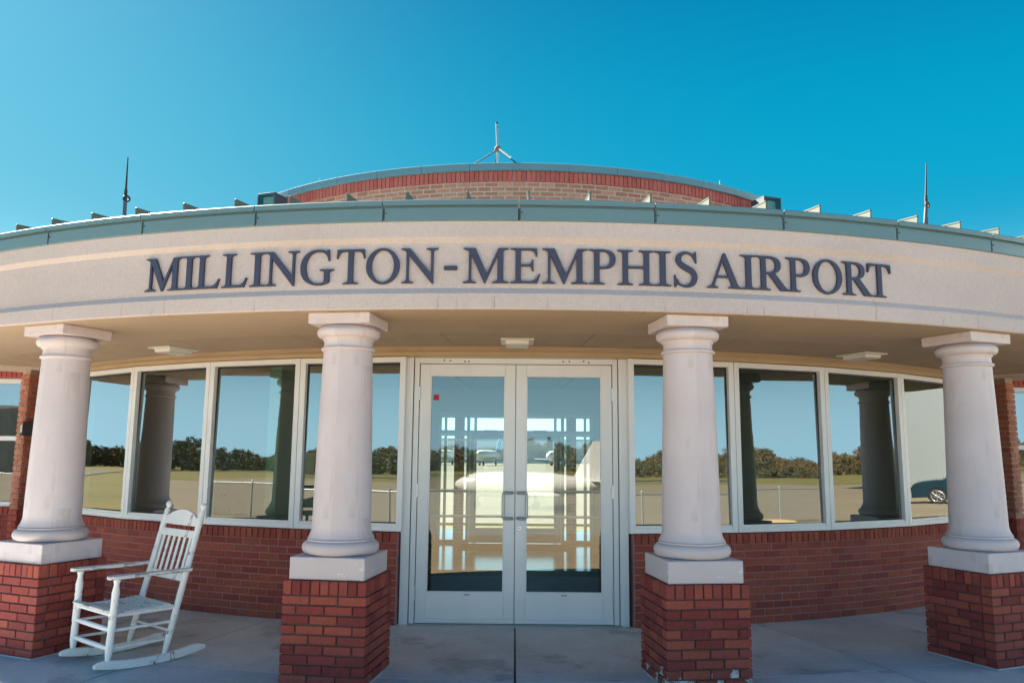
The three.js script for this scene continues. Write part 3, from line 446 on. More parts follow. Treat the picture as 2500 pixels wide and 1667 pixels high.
  function glyph(c) {
    const opt = { depth: 0.085, curveSegments: 8, bevelEnabled: true, bevelThickness: 0.010, bevelSize: 0.008, bevelOffset: -0.006, bevelSegments: 2 };
    if (c === 'O') { const q = new THREE.Shape(); q.absellipse(0.4825, 0.5, 0.4825, 0.52, 0, Math.PI * 2); const h = new THREE.Path(); h.absellipse(0.4825, 0.5, 0.325, 0.462, 0, Math.PI * 2, true); q.holes.push(h); return new THREE.ExtrudeGeometry(q, { ...opt, curveSegments: 28 }); }
    if (c === 'S') {
      const sp = new THREE.CatmullRomCurve3([[0.575, 0.80], [0.50, 0.935], [0.335, 0.985], [0.165, 0.905], [0.125, 0.755], [0.215, 0.625], [0.36, 0.535], [0.515, 0.43], [0.57, 0.265], [0.485, 0.075], [0.31, 0.015], [0.14, 0.075], [0.065, 0.215]].map((p) => new THREE.Vector3(...p, 0))), n = 56, A = [], Bk = [];
      for (let k = 0; k <= n; k++) { const t = k / n, p = sp.getPoint(t), d = sp.getTangent(t), w = 0.022 + 0.060 * Math.pow(Math.max(0, Math.cos((t - 0.5) * Math.PI * 1.25)), 1.4) + 0.018 * Math.max(0, 1 - Math.abs(t - 0.27) / 0.1) + 0.018 * Math.max(0, 1 - Math.abs(t - 0.73) / 0.1); A.push(new THREE.Vector2(p.x - d.y * w, p.y + d.x * w)); Bk.unshift(new THREE.Vector2(p.x + d.y * w, p.y - d.x * w)); }
      const q = new THREE.Shape([...A, ...Bk]), sf = (P) => new THREE.ExtrudeGeometry(pathOf(P, new THREE.Shape()), { ...opt, depth: 0.078 });
      return join(new THREE.ExtrudeGeometry(q, opt), sf([[0.60, 0.69], [0.63, 0.69], [0.615, 1.02], [0.585, 1.02], [0.56, 0.95], [0.54, 0.90]]), sf([[0.015, -0.02], [0.045, -0.02], [0.075, 0.04], [0.10, 0.09], [0.035, 0.33], [0, 0.33]]));
    }
    const [o, ...h] = G[c], q = pathOf(o, new THREE.Shape()); h.forEach((p) => q.holes.push(pathOf(p, new THREE.Path()))); return new THREE.ExtrudeGeometry(q, opt);
  }
  for (const [c, a, w0] of L) {
    const w = { M: 0.33, I: 0.122, L: 0.212, N: 0.272, R: 0.262, O: 0.249, P: 0.194, T: 0.214 }[c] ?? w0;
    const g = cache[c] ??= (() => {
      if (c === '-') return bevelBox(w, 0.031, 0.021, 0.003, [0, 0.43 * CAP, 0.012]);
      const t = clean(glyph(c)); t.computeBoundingBox(); const b = t.boundingBox;
      t.translate(-(b.min.x + b.max.x) / 2, 0, -b.min.z); t.scale(w / (b.max.x - b.min.x), CAP, 0.021 / (b.max.z - b.min.z)); t.translate(0, 0, 0.0015); t.computeVertexNormals(); return t;
    })();
    const l = part(c === '-' ? 'hyphen' : 'letter', g, M.letter, sign, polar(RF - 0.03, a, BASE), a);
    if (c !== '-') l.userData.label = 'raised capital letter ' + c;
  }
}
// ---------------------------------------------------------------- porch columns on brick piers
const COL_LABEL = ['beige column on brick pier beside the white rocking chair', 'beige column on brick pier just left of the entrance doors', 'beige column on brick pier right of the doors, white salt stains at its foot', 'beige column on brick pier nearest the right edge of the porch', 'beige column at the left end of the porch, seen only mirrored in the windows', 'beige column at the right end of the porch, seen only mirrored in the windows'];
{
  const prof = []; const add = (r, y) => prof.push(new THREE.Vector2(r, y)); const half = (r, y0, y1, b, n = 10) => { for (let k = 0; k <= n; k++) { const t = -Math.PI / 2 + Math.PI * k / n; add(r + b * Math.cos(t), (y0 + y1) / 2 + (y1 - y0) / 2 * Math.sin(t)); } };
  const Y0 = 0.8483, base = []; { const old = prof.length; half(0.232, Y0, Y0 + 0.098, 0.047); base.push(...prof.splice(old)); }
  base.push(new THREE.Vector2(0.243, Y0 + 0.099), new THREE.Vector2(0.243, Y0 + 0.115), new THREE.Vector2(0.2, Y0 + 0.115)); base.unshift(new THREE.Vector2(0.1, Y0 + 0.001));
  for (let k = 0; k <= 8; k++) { const t = k / 8; add(0.214 + 0.027 * (1 - t) ** 2.2, Y0 + 0.1155 + 0.09 * t); }
  for (let k = 1; k <= 6; k++) { const t = k / 6; add(0.214 - 0.031 * Math.pow(t, 1.25), Y0 + 0.2055 + (2.335 - Y0 - 0.2055) * t); }
  const cap = []; { const c = (r, y) => cap.push(new THREE.Vector2(r, y)); c(0.12, 2.331); c(0.184, 2.331); for (let k = 0; k <= 8; k++) { const t = -Math.PI / 2 + Math.PI * k / 8; c(0.188 + 0.014 * Math.cos(t), 2.348 + 0.013 * Math.sin(t)); } c(0.183, 2.364); c(0.181, 2.414); c(0.192, 2.416); c(0.192, 2.426); for (let k = 0; k <= 10; k++) { const t = -Math.PI / 2 + (Math.PI * 0.62) * k / 10; c(0.194 + 0.042 * Math.cos(t), 2.474 + 0.044 * Math.sin(t)); } c(0.205, 2.521); c(0.1, 2.521); }
  const lathe = (p) => { const g = new THREE.LatheGeometry(p, 56); const uv = g.attributes.uv, po = g.attributes.position; for (let i = 0; i < uv.count; i++) uv.setXY(i, uv.getX(i) * 1.3, po.getY(i)); return g; };
  const gShaft = lathe(prof), gBase = lathe(base), gCap = lathe(cap), gAb = bx(-0.235, 0.235, 2.522, Y_BEAM - 0.002, -0.235, 0.235, 0.004), gPl = bx(-0.2736, 0.2736, 0.6945, 0.8483, -0.2736, 0.2736, 0.005);
  const HP = 0.6932, S = 0.305, ch = (HP - 0.1) / 9, core = S - 0.014;
  PIER_A.forEach((a, n) => {
    const o = thing('porch_column', COL_LABEL[n], 'column', 'columns along the porch', polar(RP, a), a);
    const pier = part('brick_pier', uvBox(bx(-core, core, 0.001, HP - 0.004, -core, core)), M.mortarDark, o);
    for (let r = 0; r < 9; r++) {
      const odd = r % 2, y = 0.001 + (r + 0.5) * ch, h = ch - 0.0105;
      for (let f = 0; f < 4; f++) {
        const c = Math.cos(f * Math.PI / 2), s = Math.sin(f * Math.PI / 2);
        // pinwheel bond: each face starts with a long brick on one course and shows the neighbour's end on the next
        const lens = (odd ? [0.1, 0.1945, 0.1945, 0.0985] : [0.197, 0.1945, 0.197]); let x = -S; const seq = lens.slice();
        seq.forEach((L, k) => {
          let xa = x, xb = x + L; x = xb + 0.0105; if (k === seq.length - 1) xb = S;
          let D = 0.09; if (k === 0) xa = -S + (f % 2 ? 0.0915 : 0); if (k === seq.length - 1 && f % 2) xb = S - 0.0915;
          if (xb - xa < 0.02) return;
          const xm = (xa + xb) / 2, zm = S - D / 2 + rr(-0.0015, 0.0015), stain = n === 2 && r < 2 && (f === 0 || f === 3) && (r === 0 || k !== 1) ;
          brick(pier, xb - xa, h, D, [xm * c + zm * s, y, -xm * s + zm * c], f * Math.PI / 2, stain ? M.whitened : B.red);
        });
      }
    }
    for (let f = 0; f < 4; f++) { const c = Math.cos(f * Math.PI / 2), s = Math.sin(f * Math.PI / 2), lo = f % 2 ? -S + 0.0935 : -S, hi = f % 2 ? S - 0.0935 : S, N = f % 2 ? 6 : 9, w = (hi - lo) / N; for (let k = 0; k < N; k++) { const xm = lo + (k + 0.5) * w, zm = S - 0.0455 + rr(-0.0015, 0.0015); brick(pier, w - 0.0095, 0.0925, 0.091, [xm * c + zm * s, HP - 0.048, -xm * s + zm * c], f * Math.PI / 2, B.red, 'rowlock_brick'); } }
    part('plinth', gPl, n === 1 || n === 2 ? M.chipped : M.column, o); part('base_moulding', gBase, n === 3 ? M.column : M.chipped, o);
    part('shaft', gShaft, M.column, o); part('capital', gCap, M.column, o); part('abacus', gAb, M.column, o);
    const e = S + 0.001; part('sealant', join(bx(-e - 0.012, e + 0.012, 0.0005, 0.009, e, e + 0.013), bx(-e - 0.012, e + 0.012, 0.0005, 0.0085, -e - 0.013, -e), bx(e, e + 0.013, 0.0005, 0.0088, -e, e - 0.0005), bx(-e - 0.013, -e, 0.0005, 0.0088, -e, e - 0.0005)), M.caulk, o);
  });
}
// ---------------------------------------------------------------- canopy lamps, card reader, roof lamps, aerials
[['surface lamp under the canopy above the rocking chair', -0.427], ['surface lamp under the canopy above the entrance doors', 0.0], ['surface lamp under the canopy near the right-hand column', 0.427]].forEach(([label, a]) => {
  const o = thing('canopy_lamp', 'square white ' + label, 'lamp', 'lamps under the canopy', polar(8.40, a, Y_CEIL + 0.003), a);
  part('mounting_plate', bx(-0.15, 0.15, -0.012, 0, -0.19, 0.19, 0.003), M.white, o); part('lamp_box', bx(-0.105, 0.105, -0.045, -0.0125, -0.145, 0.145, 0.005), M.white, o); part('lamp_lens', bx(-0.095, 0.095, -0.053, -0.0455, -0.135, 0.135, 0.003), M.lens, o);
});
{
  const o = thing('card_reader', 'small black box with red and white label on the left brick return', 'card reader', null, [-6.195, 1.845, 5.47], -0.8);
  part('reader_case', bx(0, 0.13, -0.085, 0.085, -0.10, 0.10, 0.006), M.dark, o); part('reader_label', bx(0.02, 0.11, -0.05, 0.07, 0.1005, 0.1025, 0.0005), M.lens, o); part('reader_badge', bx(0.03, 0.10, 0.045, 0.065, 0.1027, 0.1040, 0.0003), M.red, o);
}
for (const s of [-1, 1]) {
  const o = thing('roof_floodlight', s < 0 ? 'grey floodlight with clear glass at the left end of the brick drum' : 'grey floodlight with clear glass at the right end of the brick drum', 'floodlight', 'floodlights beside the drum', [s * 3.86 + 0.02, 5.40, 3.62], s * 0.35);
  const h = part('lamp_housing', join(bx(-0.16, 0.16, 0.13, 0.15, -0.16, 0.16), bx(-0.16, 0.16, -0.12, -0.10, -0.16, 0.16), bx(-0.16, -0.14, -0.099, 0.129, -0.16, 0.16), bx(0.14, 0.16, -0.099, 0.129, -0.16, 0.16), bx(-0.139, 0.139, -0.099, 0.129, -0.16, -0.14)), M.housing, o);
  part('reflector', bx(-0.135, 0.135, -0.095, 0.125, -0.135, 0.06, 0.01), M.lens, h); part('front_glass', new THREE.PlaneGeometry(0.28, 0.228), M.glassDoor, h, [0, 0.015, 0.145]);
  part('bracket', join(bx(-s * 0.1 - 0.12, -s * 0.1 + 0.12, -0.03, 0.03, -0.3, -0.161), cylBetween([0, -0.121, -0.05], [0, -2.05, -0.05], 0.025)), M.galv, o);
}
for (const [x, z, y0, dx, label] of [[-3.905, 8.0, 3.47, -0.012, 'thin whip aerial on the roof edge above the left end of the sign'], [4.02, 8.0, 3.47, 0.05, 'thin whip aerial on the roof edge near the right side']]) {
  const o = thing('whip_aerial', label, 'aerial', 'whip aerials on the canopy roof', [x, y0, z]);
  part('mast', join(cylBetween([0, 0, 0], [dx * 0.4, 0.55, 0], 0.015), cylBetween([0, 0.40, 0], [dx * 0.4, 0.56, 0], 0.019)), M.housing, o); part('clamp', new THREE.TorusGeometry(0.028, 0.01, 8, 16).rotateY(0.6).translate(dx * 0.45 + 0.012, 0.59, 0), M.dark, o); part('whip', join(cylBetween([dx * 0.4, 0.55, 0], [dx * 0.5, 0.68, 0], 0.016), cylBetween([dx * 0.5, 0.68, 0], [dx, 1.02, 0], 0.011, 0.005)), M.dark, o);
}
{
  const o = thing('tripod_aerial', 'bare metal aerial on thin splayed legs atop the brick drum', 'aerial', null, [-0.30, 5.70, 4.42]);
  part('mast', cylBetween([0.02, -0.15, 0], [-0.02, 0.72, 0], 0.019), M.steel, o); part('collar', new THREE.SphereGeometry(0.05, 16, 10).translate(0.0, 0.33, 0), M.rust, o); part('tip', cylBetween([-0.02, 0.72, 0], [-0.021, 0.74, 0], 0.021), M.dark, o);
  for (const [x, z] of [[-0.52, 0.1], [0.46, 0.1], [-0.1, -0.4]]) part('stay', cylBetween([0, 0.32, 0], [x, -0.06, z], 0.009), M.dark, o);
  part('side_arm', cylBetween([0.02, 0.32, 0.03], [0.19, 0.14, 0.16], 0.017), M.white, o);
}
for (const [x, z, label] of [[-3.2, 3.3, 'short thin rod sticking up behind the left part of the drum cap'], [3.25, 3.3, 'short thin rod sticking up behind the right part of the drum cap']]) { const o = thing('lightning_rod', label, 'rod', 'rods behind the drum cap', [x, 5.55, z]); part('rod', cylBetween([0, 0, 0], [0, 0.42, 0], 0.012, 0.006), M.galv, o); }

// ---------------------------------------------------------------- rocking chair
{
  const ch = thing('rocking_chair', 'weathered white wooden rocking chair with peeling paint on the porch', 'rocking chair', null, [-3.01, 0.001, 9.31], -0.68);   // faces +z in its own axes
  const turned = (a, b, rs) => { const n = rs.length, pts = rs.map(([t, r]) => new THREE.Vector2(r, t)), A = new THREE.Vector3(...a), Bv = new THREE.Vector3(...b), d = Bv.clone().sub(A), len = d.length(); pts.forEach((p) => p.y *= len); const g = new THREE.LatheGeometry([new THREE.Vector2(0.0001, pts[0].y), ...pts, new THREE.Vector2(0.0001, pts[n - 1].y)], 14); const uv = g.attributes.uv, po = g.attributes.position; for (let i = 0; i < uv.count; i++) uv.setXY(i, uv.getX(i) * 0.15 + a[0], po.getY(i) + a[1] + a[2]); g.applyQuaternion(new THREE.Quaternion().setFromUnitVectors(new THREE.Vector3(0, 1, 0), d.normalize())); return g.translate(...a); };
  const XF = 0.305, XR = 0.27, zF = 0.22, zR = -0.20;
  const rock = (z) => 0.006 + (z + 0.10) ** 2 * 0.26;   // height of the curved underside
  for (const s of [-1, 1]) {
    const sh = new THREE.Shape(), n = 28, z0 = -0.53, z1 = 0.31; const up = [], dn = []; for (let k = 0; k <= n; k++) { const z = z0 + (z1 - z0) * k / n, e = Math.min(1, Math.min(k, n - k) / 3), w = 0.012 + 0.036 * e ** 0.6; dn.push(new THREE.Vector2(z, rock(z) - 0.006)); up.unshift(new THREE.Vector2(z, rock(z) + w)); } sh.setFromPoints([...dn, ...up]);
    const g = new THREE.ExtrudeGeometry(sh, { depth: 0.034, bevelEnabled: true, bevelSize: 0.003, bevelThickness: 0.003, bevelSegments: 1 }); g.rotateY(-Math.PI / 2); g.translate(0.017, 0.004, 0);
    const rx = s * 0.288; g.rotateY(0.0); part('rocker', uvBox(g, 1, s), M.chair, ch, [rx, 0, 0]);
    part('front_leg', turned([s * 0.29, rock(zF) + 0.03, zF], [s * XF, 0.655, zF - 0.02], [[0, 0.014], [0.06, 0.02], [0.14, 0.026], [0.30, 0.026], [0.36, 0.023], [0.37, 0.027], [0.62, 0.0265], [0.68, 0.023], [0.70, 0.027], [0.735, 0.022], [0.76, 0.026], [0.84, 0.0265], [0.92, 0.018], [0.955, 0.02], [0.965, 0.024], [1, 0.022]]), M.chair, ch);
    part('rear_post', turned([s * 0.285, rock(zR) + 0.03, zR], [s * 0.272, 1.165, zR - 0.27], [[0, 0.013], [0.05, 0.02], [0.10, 0.0245], [0.42, 0.0245], [0.55, 0.0245], [0.556, 0.021], [0.562, 0.0245], [0.66, 0.0235], [0.666, 0.0195], [0.672, 0.0235], [0.78, 0.0245], [0.785, 0.02], [0.79, 0.0235], [0.86, 0.0255], [0.90, 0.025], [0.905, 0.018], [0.912, 0.0225], [0.935, 0.0225], [0.945, 0.015], [0.952, 0.014], [0.96, 0.022], [0.975, 0.027], [0.99, 0.022], [1, 0.008]]), M.chair, ch);
    // arm
    const as = new THREE.Shape(); as.moveTo(-0.03, -0.345); as.lineTo(0.03, -0.345); as.quadraticCurveTo(0.036, 0, 0.045, 0.22); as.quadraticCurveTo(0.045, 0.275, 0, 0.28); as.quadraticCurveTo(-0.05, 0.275, -0.045, 0.2); as.quadraticCurveTo(-0.03, 0, -0.03, -0.345);
    const ag = new THREE.ExtrudeGeometry(as, { depth: 0.016, bevelEnabled: true, bevelSize: 0.004, bevelThickness: 0.004, bevelSegments: 2 }); ag.rotateX(Math.PI / 2); part('armrest', uvBox(ag, 1, s * 2), M.seat, ch, [s * (XF + 0.004), 0.674, -0.01]);
    for (const y of [0.165, 0.29, 0.395]) part('side_stretcher', cylBetween([s * 0.292, y, zF - 0.005], [s * 0.28, y, zR - (y - 0.05) * 0.24], 0.011), M.chair, ch);
  }
  for (const [y, r] of [[0.165, 0.019], [0.295, 0.019], [0.40, 0.014]]) part('front_stretcher', turned([-0.29, y, zF - 0.005], [0.29, y, zF - 0.005], [[0, 0.012], [0.15, r * 0.9], [0.44, r], [0.45, r * 0.85], [0.47, r], [0.48, r * 0.85], [0.5, r], [0.52, r * 0.85], [0.53, r], [0.85, r * 0.9], [1, 0.012]]), M.chair, ch);
  part('rear_stretcher', cylBetween([-0.28, 0.22, zR - 0.045], [0.28, 0.22, zR - 0.045], 0.011), M.chair, ch);
  // scooped seat of narrow boards running front to back edge to edge
  for (let k = 0; k < 15; k++) { const t0 = k / 15, t = (k + 0.5) / 15, z = zF + 0.035 - t * 0.50, y = 0.435 - 0.035 * Math.sin(Math.PI * Math.min(1, t * 1.1)) - 0.02 * t, w = 0.285 - 0.02 * t; const b = bevelBox(2 * w, 0.013, 0.0305, 0.003); b.rotateX(Math.cos(Math.PI * t) * 0.22); part('seat_slat', uvBox(b, 1, k * 0.3, k * 0.17), M.seat, ch, [0, y, z]); }
  for (const s of [-1, 1]) part('seat_rail', bx(s * 0.262 - 0.012, s * 0.262 + 0.012, 0.375, 0.41, zR - 0.06, zF), M.chair, ch);
  const back = (y) => zR - 0.27 * (y - 0.05) / 1.115;
  const crest = new THREE.Shape(); crest.moveTo(-0.265, 0); crest.lineTo(0.265, 0); crest.lineTo(0.265, 0.055); crest.quadraticCurveTo(0.22, 0.06, 0.18, 0.085); crest.quadraticCurveTo(0, 0.155, -0.18, 0.085); crest.quadraticCurveTo(-0.22, 0.06, -0.265, 0.055); crest.lineTo(-0.265, 0);
  const tilt = -Math.atan2(0.27, 1.115); const ex = (s2, d) => uvBox(new THREE.ExtrudeGeometry(s2, { depth: d, bevelEnabled: true, bevelSize: 0.003, bevelThickness: 0.003, bevelSegments: 1 }).translate(0, 0, -d / 2).rotateX(tilt));
  part('crest_rail', ex(crest, 0.016), M.chair, ch, [0, 0.985, back(0.985)]);
  const rail = (y, h) => { const r = new THREE.Shape(); r.moveTo(-0.262, 0); r.lineTo(0.262, 0); r.lineTo(0.262, h); r.lineTo(-0.262, h); r.lineTo(-0.262, 0); return part('back_rail', ex(r, 0.018), M.chair, ch, [0, y, back(y)]); };
  rail(0.895, 0.052); rail(0.575, 0.05);
  for (let k = 0; k < 6; k++) { const x = (k - 2.5) * 0.082; const g = bevelBox(0.032, 0.30, 0.009, 0.002).rotateX(tilt); part('back_slat', uvBox(g, 1, k * 0.31), M.chair, ch, [x, 0.76, back(0.76)]); }
}
// ---------------------------------------------------------------- the airfield behind the camera, seen in the glass
{
  const fz = 17.2, H = 0.95, x0 = -32, x1 = 32, f = thing('chain_link_fence', 'low galvanised chain-link fence between the porch and the airfield', 'fence', null, [0, 0, fz]);
  const posts = []; for (let x = x0; x <= x1 + 0.1; x += 3.2) part('post', join(cylBetween([x, -0.08, 0], [x, H + 0.02, 0], 0.03), new THREE.SphereGeometry(0.036, 8, 6).translate(x, H + 0.03, 0)), M.galv, f);
  part('top_rail', cylBetween([x0, H - 0.02, 0], [x1, H - 0.02, 0], 0.02), M.galv, f);
  const v = [], s = 0.07, hh = H - 0.02, r = 0.003; const wire = (xa, ya, xb, yb) => { const dx = xb - xa, dy = yb - ya, l = Math.hypot(dx, dy), nx = -dy / l * r, ny = dx / l * r, P = [[nx, ny, 0], [-nx / 2, -ny / 2, r * 0.87], [-nx / 2, -ny / 2, -r * 0.87]]; for (let k = 0; k < 3; k++) { const a = P[k], b = P[(k + 1) % 3], A = [xa + a[0], ya + a[1], a[2]], Bq = [xa + b[0], ya + b[1], b[2]], C = [xb + b[0], yb + b[1], b[2]], D = [xb + a[0], yb + a[1], a[2]]; v.push(...A, ...Bq, ...C, ...A, ...C, ...D); } };
  for (let x = x0; x < x1 - hh; x += s) { wire(x, 0, x + hh, hh); wire(x + hh, 0, x, hh); }
  const g = new THREE.BufferGeometry(); g.setAttribute('position', new THREE.Float32BufferAttribute(v, 3)); g.computeVertexNormals(); const m = part('wire_mesh', clean(g), M.galv, f); m.userData.kind = 'stuff';
}
{   // far scrub and woodland: a mass of leafy clumps
  const v = []; for (let k = 0; k < 70; k++) { const p = new THREE.Vector3(rr(-1, 1), rr(-1, 1), rr(-1, 1)).normalize().multiplyScalar(rr(0.4, 1)), q = 0.34; for (let j = 0; j < 3; j++) v.push(p.x + rr(-q, q), p.y + rr(-q, q), p.z + rr(-q, q)); }
  const g = new THREE.BufferGeometry(); g.setAttribute('position', new THREE.Float32BufferAttribute(v, 3)); g.computeVertexNormals(); clean(g);
  const N = 30000, im = new THREE.InstancedMesh(g, mat({ color: lin(1, 1, 1), roughness: 1 }), N), m4 = new THREE.Matrix4(), q = new THREE.Quaternion(), c = new THREE.Color(); im.name = 'woodland';
  for (let k = 0; k < N; k++) {
    const a = rr(-2.1, 2.1), d = rr(185, 240) + 18 * Math.sin(a * 5), hmax = 5.4 + 1.2 * Math.sin(a * 9 + 1) + 0.8 * Math.sin(a * 23) + 0.7 * Math.sin(a * 61) + 0.6 * Math.sin(a * 140), h = hmax * Math.pow(rnd(), 1.05), s = rr(0.4, 1.0);
    q.setFromEuler(new THREE.Euler(rr(0, 6), rr(0, 6), rr(0, 6))); m4.compose(new THREE.Vector3(d * Math.sin(a), Math.max(0.3, h), 12 + d * Math.cos(a)), q, new THREE.Vector3(s, s, s)); im.setMatrixAt(k, m4);
    const w = rnd(); c.setRGB(...(w < 0.35 ? [0.15, 0.095, 0.042] : w < 0.7 ? [0.095, 0.10, 0.045] : [0.085, 0.072, 0.05])); im.setColorAt(k, c);
  }
  im.castShadow = im.receiveShadow = true; im.userData = { kind: 'stuff', label: 'brown and green late autumn woodland beyond the airfield, mirrored in the windows', category: 'woodland' }; scene.add(im);
}
function hangar(x, z, w, h, d, turn, m, label) { const o = thing('hangar', label, 'hangar', 'hangars round the airfield', [x, -0.06, z], turn); part('wall', uvBox(join(bx(-w / 2, w / 2, 0, h, -d / 2, d / 2), Array.from({ length: Math.floor(w / 1.2) }, (_, k) => bx(-w / 2 + 0.6 + k * 1.2, -w / 2 + 0.68 + k * 1.2, 0, h, d / 2 + 0.001, d / 2 + 0.06)))), m, o); const r = new THREE.Shape(); r.moveTo(-w / 2 - 0.3, 0); r.lineTo(w / 2 + 0.3, 0); r.lineTo(0, h * 0.16); r.lineTo(-w / 2 - 0.3, 0); part('roof', clean(new THREE.ExtrudeGeometry(r, { depth: d + 0.6, bevelEnabled: false }).translate(0, h + 0.005, -d / 2 - 0.3)), M.white, o); part('hangar_door', bx(-w * 0.28, w * 0.28, 0, h * 0.78, d / 2 + 0.07, d / 2 + 0.14), M.galv, o); return o; }
const beige = mat({ color: lin(0.50, 0.44, 0.32), roughness: 0.7 }), greyM = mat({ color: lin(0.25, 0.28, 0.29), roughness: 0.7 }), dirty = mat({ color: lin(0.74, 0.73, 0.66), map: T.dirtyC, roughness: 0.7 });
hangar(-172, 34, 26, 4.4, 12, 1.35, beige, 'long beige hangar mirrored in the second window from the left column');
hangar(-112, 150, 22, 4.6, 14, 2.5, beige, 'beige hangar mirrored in the window left of the doors');
hangar(-64, 165, 22, 4.2, 10, 2.75, greyM, 'grey hangar mirrored in the narrow glass beside the left door post');
hangar(52, -3, 30, 17, 10, -Math.PI / 2, dirty, 'tall stained white hangar wall mirrored in the last window on the right');
hangar(-42, 53, 9, 4.6, 10, 2.5, greyM, 'grey hangar mirrored in the wing window at the left edge');
{   // saloon car parked by the white hangar
  const o = thing('parked_car', 'blue saloon car parked on the right, mirrored in the last window', 'car', null, [34, -0.055, 1.2], Math.PI / 2 + 0.1), paint = mat({ color: lin(0.018, 0.05, 0.08), roughness: 0.25, metalness: 0.4 });
  const sh = new THREE.Shape(); sh.moveTo(-2.25, 0.30); sh.lineTo(-2.28, 0.62); sh.quadraticCurveTo(-2.2, 0.86, -1.5, 0.92); sh.lineTo(-1.15, 0.95); sh.quadraticCurveTo(-0.4, 1.42, 0.2, 1.43); sh.quadraticCurveTo(0.9, 1.42, 1.5, 1.03); sh.lineTo(2.1, 0.98); sh.quadraticCurveTo(2.32, 0.9, 2.3, 0.5); sh.lineTo(2.24, 0.3); for (const x of [1.4, -1.4]) { sh.lineTo(x + 0.36, 0.3); sh.absarc(x, 0.32, 0.36, 0, Math.PI, false); } sh.lineTo(-2.25, 0.30);
  part('body', clean(new THREE.ExtrudeGeometry(sh, { depth: 1.6, bevelEnabled: true, bevelSize: 0.06, bevelThickness: 0.1, bevelSegments: 3, curveSegments: 10 }).translate(0, 0, -0.8)), paint, o);
  const gl = new THREE.Shape(); gl.moveTo(-0.95, 0.98); gl.quadraticCurveTo(-0.3, 1.36, 0.2, 1.365); gl.quadraticCurveTo(0.8, 1.35, 1.25, 1.06); gl.lineTo(-0.95, 0.98); part('side_glass', clean(new THREE.ExtrudeGeometry(gl, { depth: 1.83, bevelEnabled: false }).translate(0, 0, -0.915)), M.dark, o);
  for (const x of [-1.4, 1.4]) for (const z of [-0.8, 0.8]) { const w = part('wheel', new THREE.CylinderGeometry(0.32, 0.32, 0.21, 24).rotateX(Math.PI / 2), M.dark, o, [x, 0.32, z]); part('rim', join(new THREE.CylinderGeometry(0.07, 0.07, 0.225, 10).rotateX(Math.PI / 2), new THREE.TorusGeometry(0.22, 0.025, 8, 24).translate(0, 0, z > 0 ? 0.1 : -0.1), Array.from({ length: 8 }, (_, k) => cylBetween([0, 0, z > 0 ? 0.105 : -0.105], [0.21 * Math.cos(k * Math.PI / 4), 0.21 * Math.sin(k * Math.PI / 4), z > 0 ? 0.105 : -0.105], 0.018))), M.steel, w); }
  part('tail_light', join(bx(2.26, 2.37, 0.72, 0.84, 0.45, 0.86), bx(2.26, 2.37, 0.72, 0.84, -0.86, -0.45)), M.red, o);
}
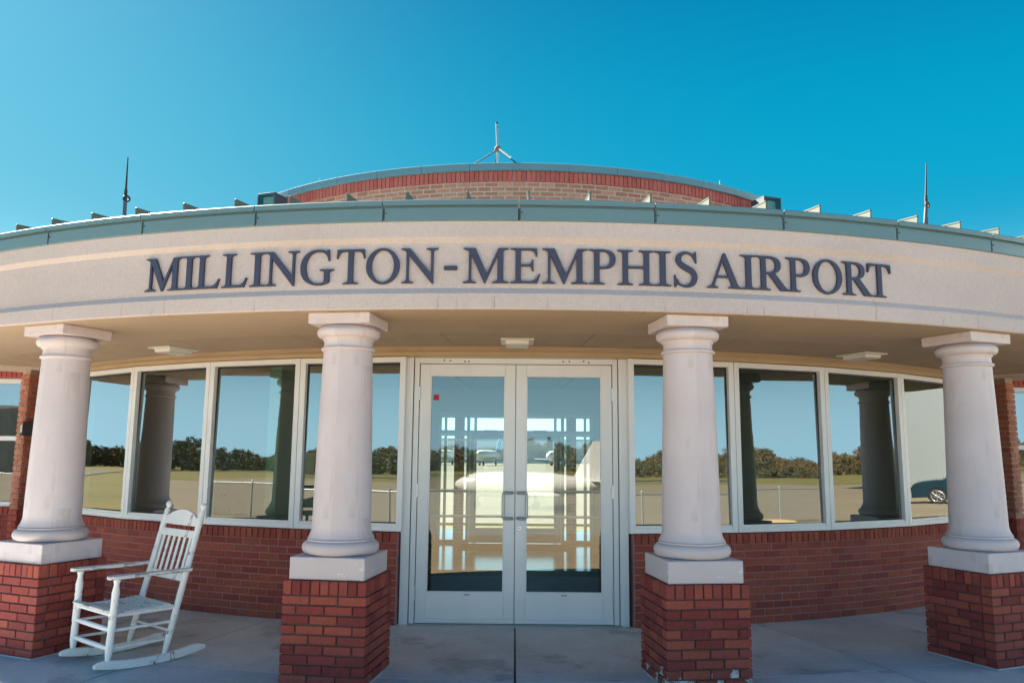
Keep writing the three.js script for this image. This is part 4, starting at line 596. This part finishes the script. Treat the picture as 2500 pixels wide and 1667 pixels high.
function jet(label, group, pos, turn, k, white, fin) {   // nose along -x, length about 12 before scaling
  const o = thing('parked_jet', label, 'aeroplane', group, pos, turn); o.scale.setScalar(k);
  const pr = [[0.001, 0], [0.25, 0.12], [0.55, 0.55], [0.85, 1.3], [1.0, 2.4], [1.0, 7], [0.9, 8.6], [0.6, 10.4], [0.22, 12]].map((p) => new THREE.Vector2(...p));
  part('fuselage', new THREE.LatheGeometry(new THREE.SplineCurve(pr).getPoints(40), 28).rotateZ(-Math.PI / 2).translate(-6, 1.9, 0), white, o);
  const fs = new THREE.Shape(); fs.moveTo(3.6, 2.6); fs.lineTo(5.2, 5.4); fs.lineTo(6.3, 5.4); fs.lineTo(6.0, 2.1); fs.lineTo(3.6, 2.6); part('tail_fin', clean(new THREE.ExtrudeGeometry(fs, { depth: 0.14, bevelEnabled: true, bevelSize: 0.03, bevelThickness: 0.03, bevelSegments: 1 }).translate(0, 0, -0.07)), fin, o);
  const ws = new THREE.Shape(); ws.moveTo(-1.4, 0); ws.lineTo(1.6, 5.6); ws.lineTo(2.5, 5.6); ws.lineTo(1.7, 0); ws.lineTo(2.5, -5.6); ws.lineTo(1.6, -5.6); ws.lineTo(-1.4, 0); part('wing', clean(new THREE.ExtrudeGeometry(ws, { depth: 0.14, bevelEnabled: false }).rotateX(Math.PI / 2).translate(0, 1.35, 0)), white, o);
  const ts = new THREE.Shape(); ts.moveTo(4.8, 0); ts.lineTo(6, 2.1); ts.lineTo(6.6, 2.1); ts.lineTo(6.1, 0); ts.lineTo(6.6, -2.1); ts.lineTo(6, -2.1); ts.lineTo(4.8, 0); part('tailplane', clean(new THREE.ExtrudeGeometry(ts, { depth: 0.08, bevelEnabled: false }).rotateX(Math.PI / 2).translate(0, 2.3, 0)), white, o);
  for (const [x, z] of [[-4.2, 0], [0.6, 1.3], [0.6, -1.3]]) part('landing_gear', join(cylBetween([x, 0.3, z], [x, 1.3, z], 0.07), new THREE.CylinderGeometry(0.3, 0.3, 0.18, 16).rotateX(Math.PI / 2).translate(x, 0.3, z)), M.dark, o);
  part('cockpit_glass', bx(-5.2, -4.7, 2.32, 2.62, -0.45, 0.45, 0.05), M.dark, o);
  return o;
}
const paintW = mat({ color: lin(0.78, 0.77, 0.74), roughness: 0.3 }), finBlue = mat({ color: lin(0.16, 0.32, 0.45), roughness: 0.4 });
jet('small white jet mirrored in the entrance doors', null, [0.5, -0.06, 29], 0.05, 0.44, paintW, paintW);
for (const [x, z, l] of [[-11, -112, 'leftmost'], [-4, -108, 'second'], [7, -115, 'third']]) jet('distant jet with blue tail fin seen through the lobby, ' + l + ' from the left', 'jets beyond the lobby', [x, -0.06, z], 1.2, 0.8, paintW, finBlue);
{ const o = thing('apron_building', 'low white building across the apron seen through the lobby doors', 'building', null, [12, -0.06, -152]); part('wall', bx(-40, 40, 0, 4.5, -6, 6), M.white, o); part('roof', bx(-40.5, 40.5, 4.501, 4.9, -6.5, 6.5), finBlue, o); }
{ const o = thing('taxiway_sign', 'small yellow taxiway sign on the grass, mirrored in a right-hand window', 'sign', null, [62, -0.1, 62], -2.3); part('sign_panel', bx(-1.3, 1.3, 0.25, 0.95, -0.1, 0.1), mat({ color: lin(0.75, 0.55, 0.03), roughness: 0.6 }), o); part('sign_leg', join(bx(-1.0, -0.9, 0, 0.249, -0.05, 0.05), bx(0.9, 1.0, 0, 0.249, -0.05, 0.05)), M.dark, o); }
{ const o = thing('picnic_bench', 'pale wooden bench on the porch side of the fence, mirrored in a right-hand window', 'bench', null, [9.5, -0.03, 13.2], 0.5); const wd = mat({ color: lin(0.52, 0.40, 0.22), roughness: 0.8 }); for (let k = 0; k < 4; k++) part('seat_plank', bx(-0.85, 0.85, 0.43, 0.47, -0.24 + k * 0.125, -0.125 + k * 0.125), wd, o); for (const s of [-1, 1]) part('leg', join(bx(s * 0.65 - 0.04, s * 0.65 + 0.04, 0.0, 0.42, -0.2, -0.12), bx(s * 0.65 - 0.04, s * 0.65 + 0.04, 0.0, 0.42, 0.14, 0.22), bx(s * 0.65 - 0.03, s * 0.65 + 0.03, 0.36, 0.4295, -0.119, 0.139)), wd, o); }

renderer.render(scene, camera);
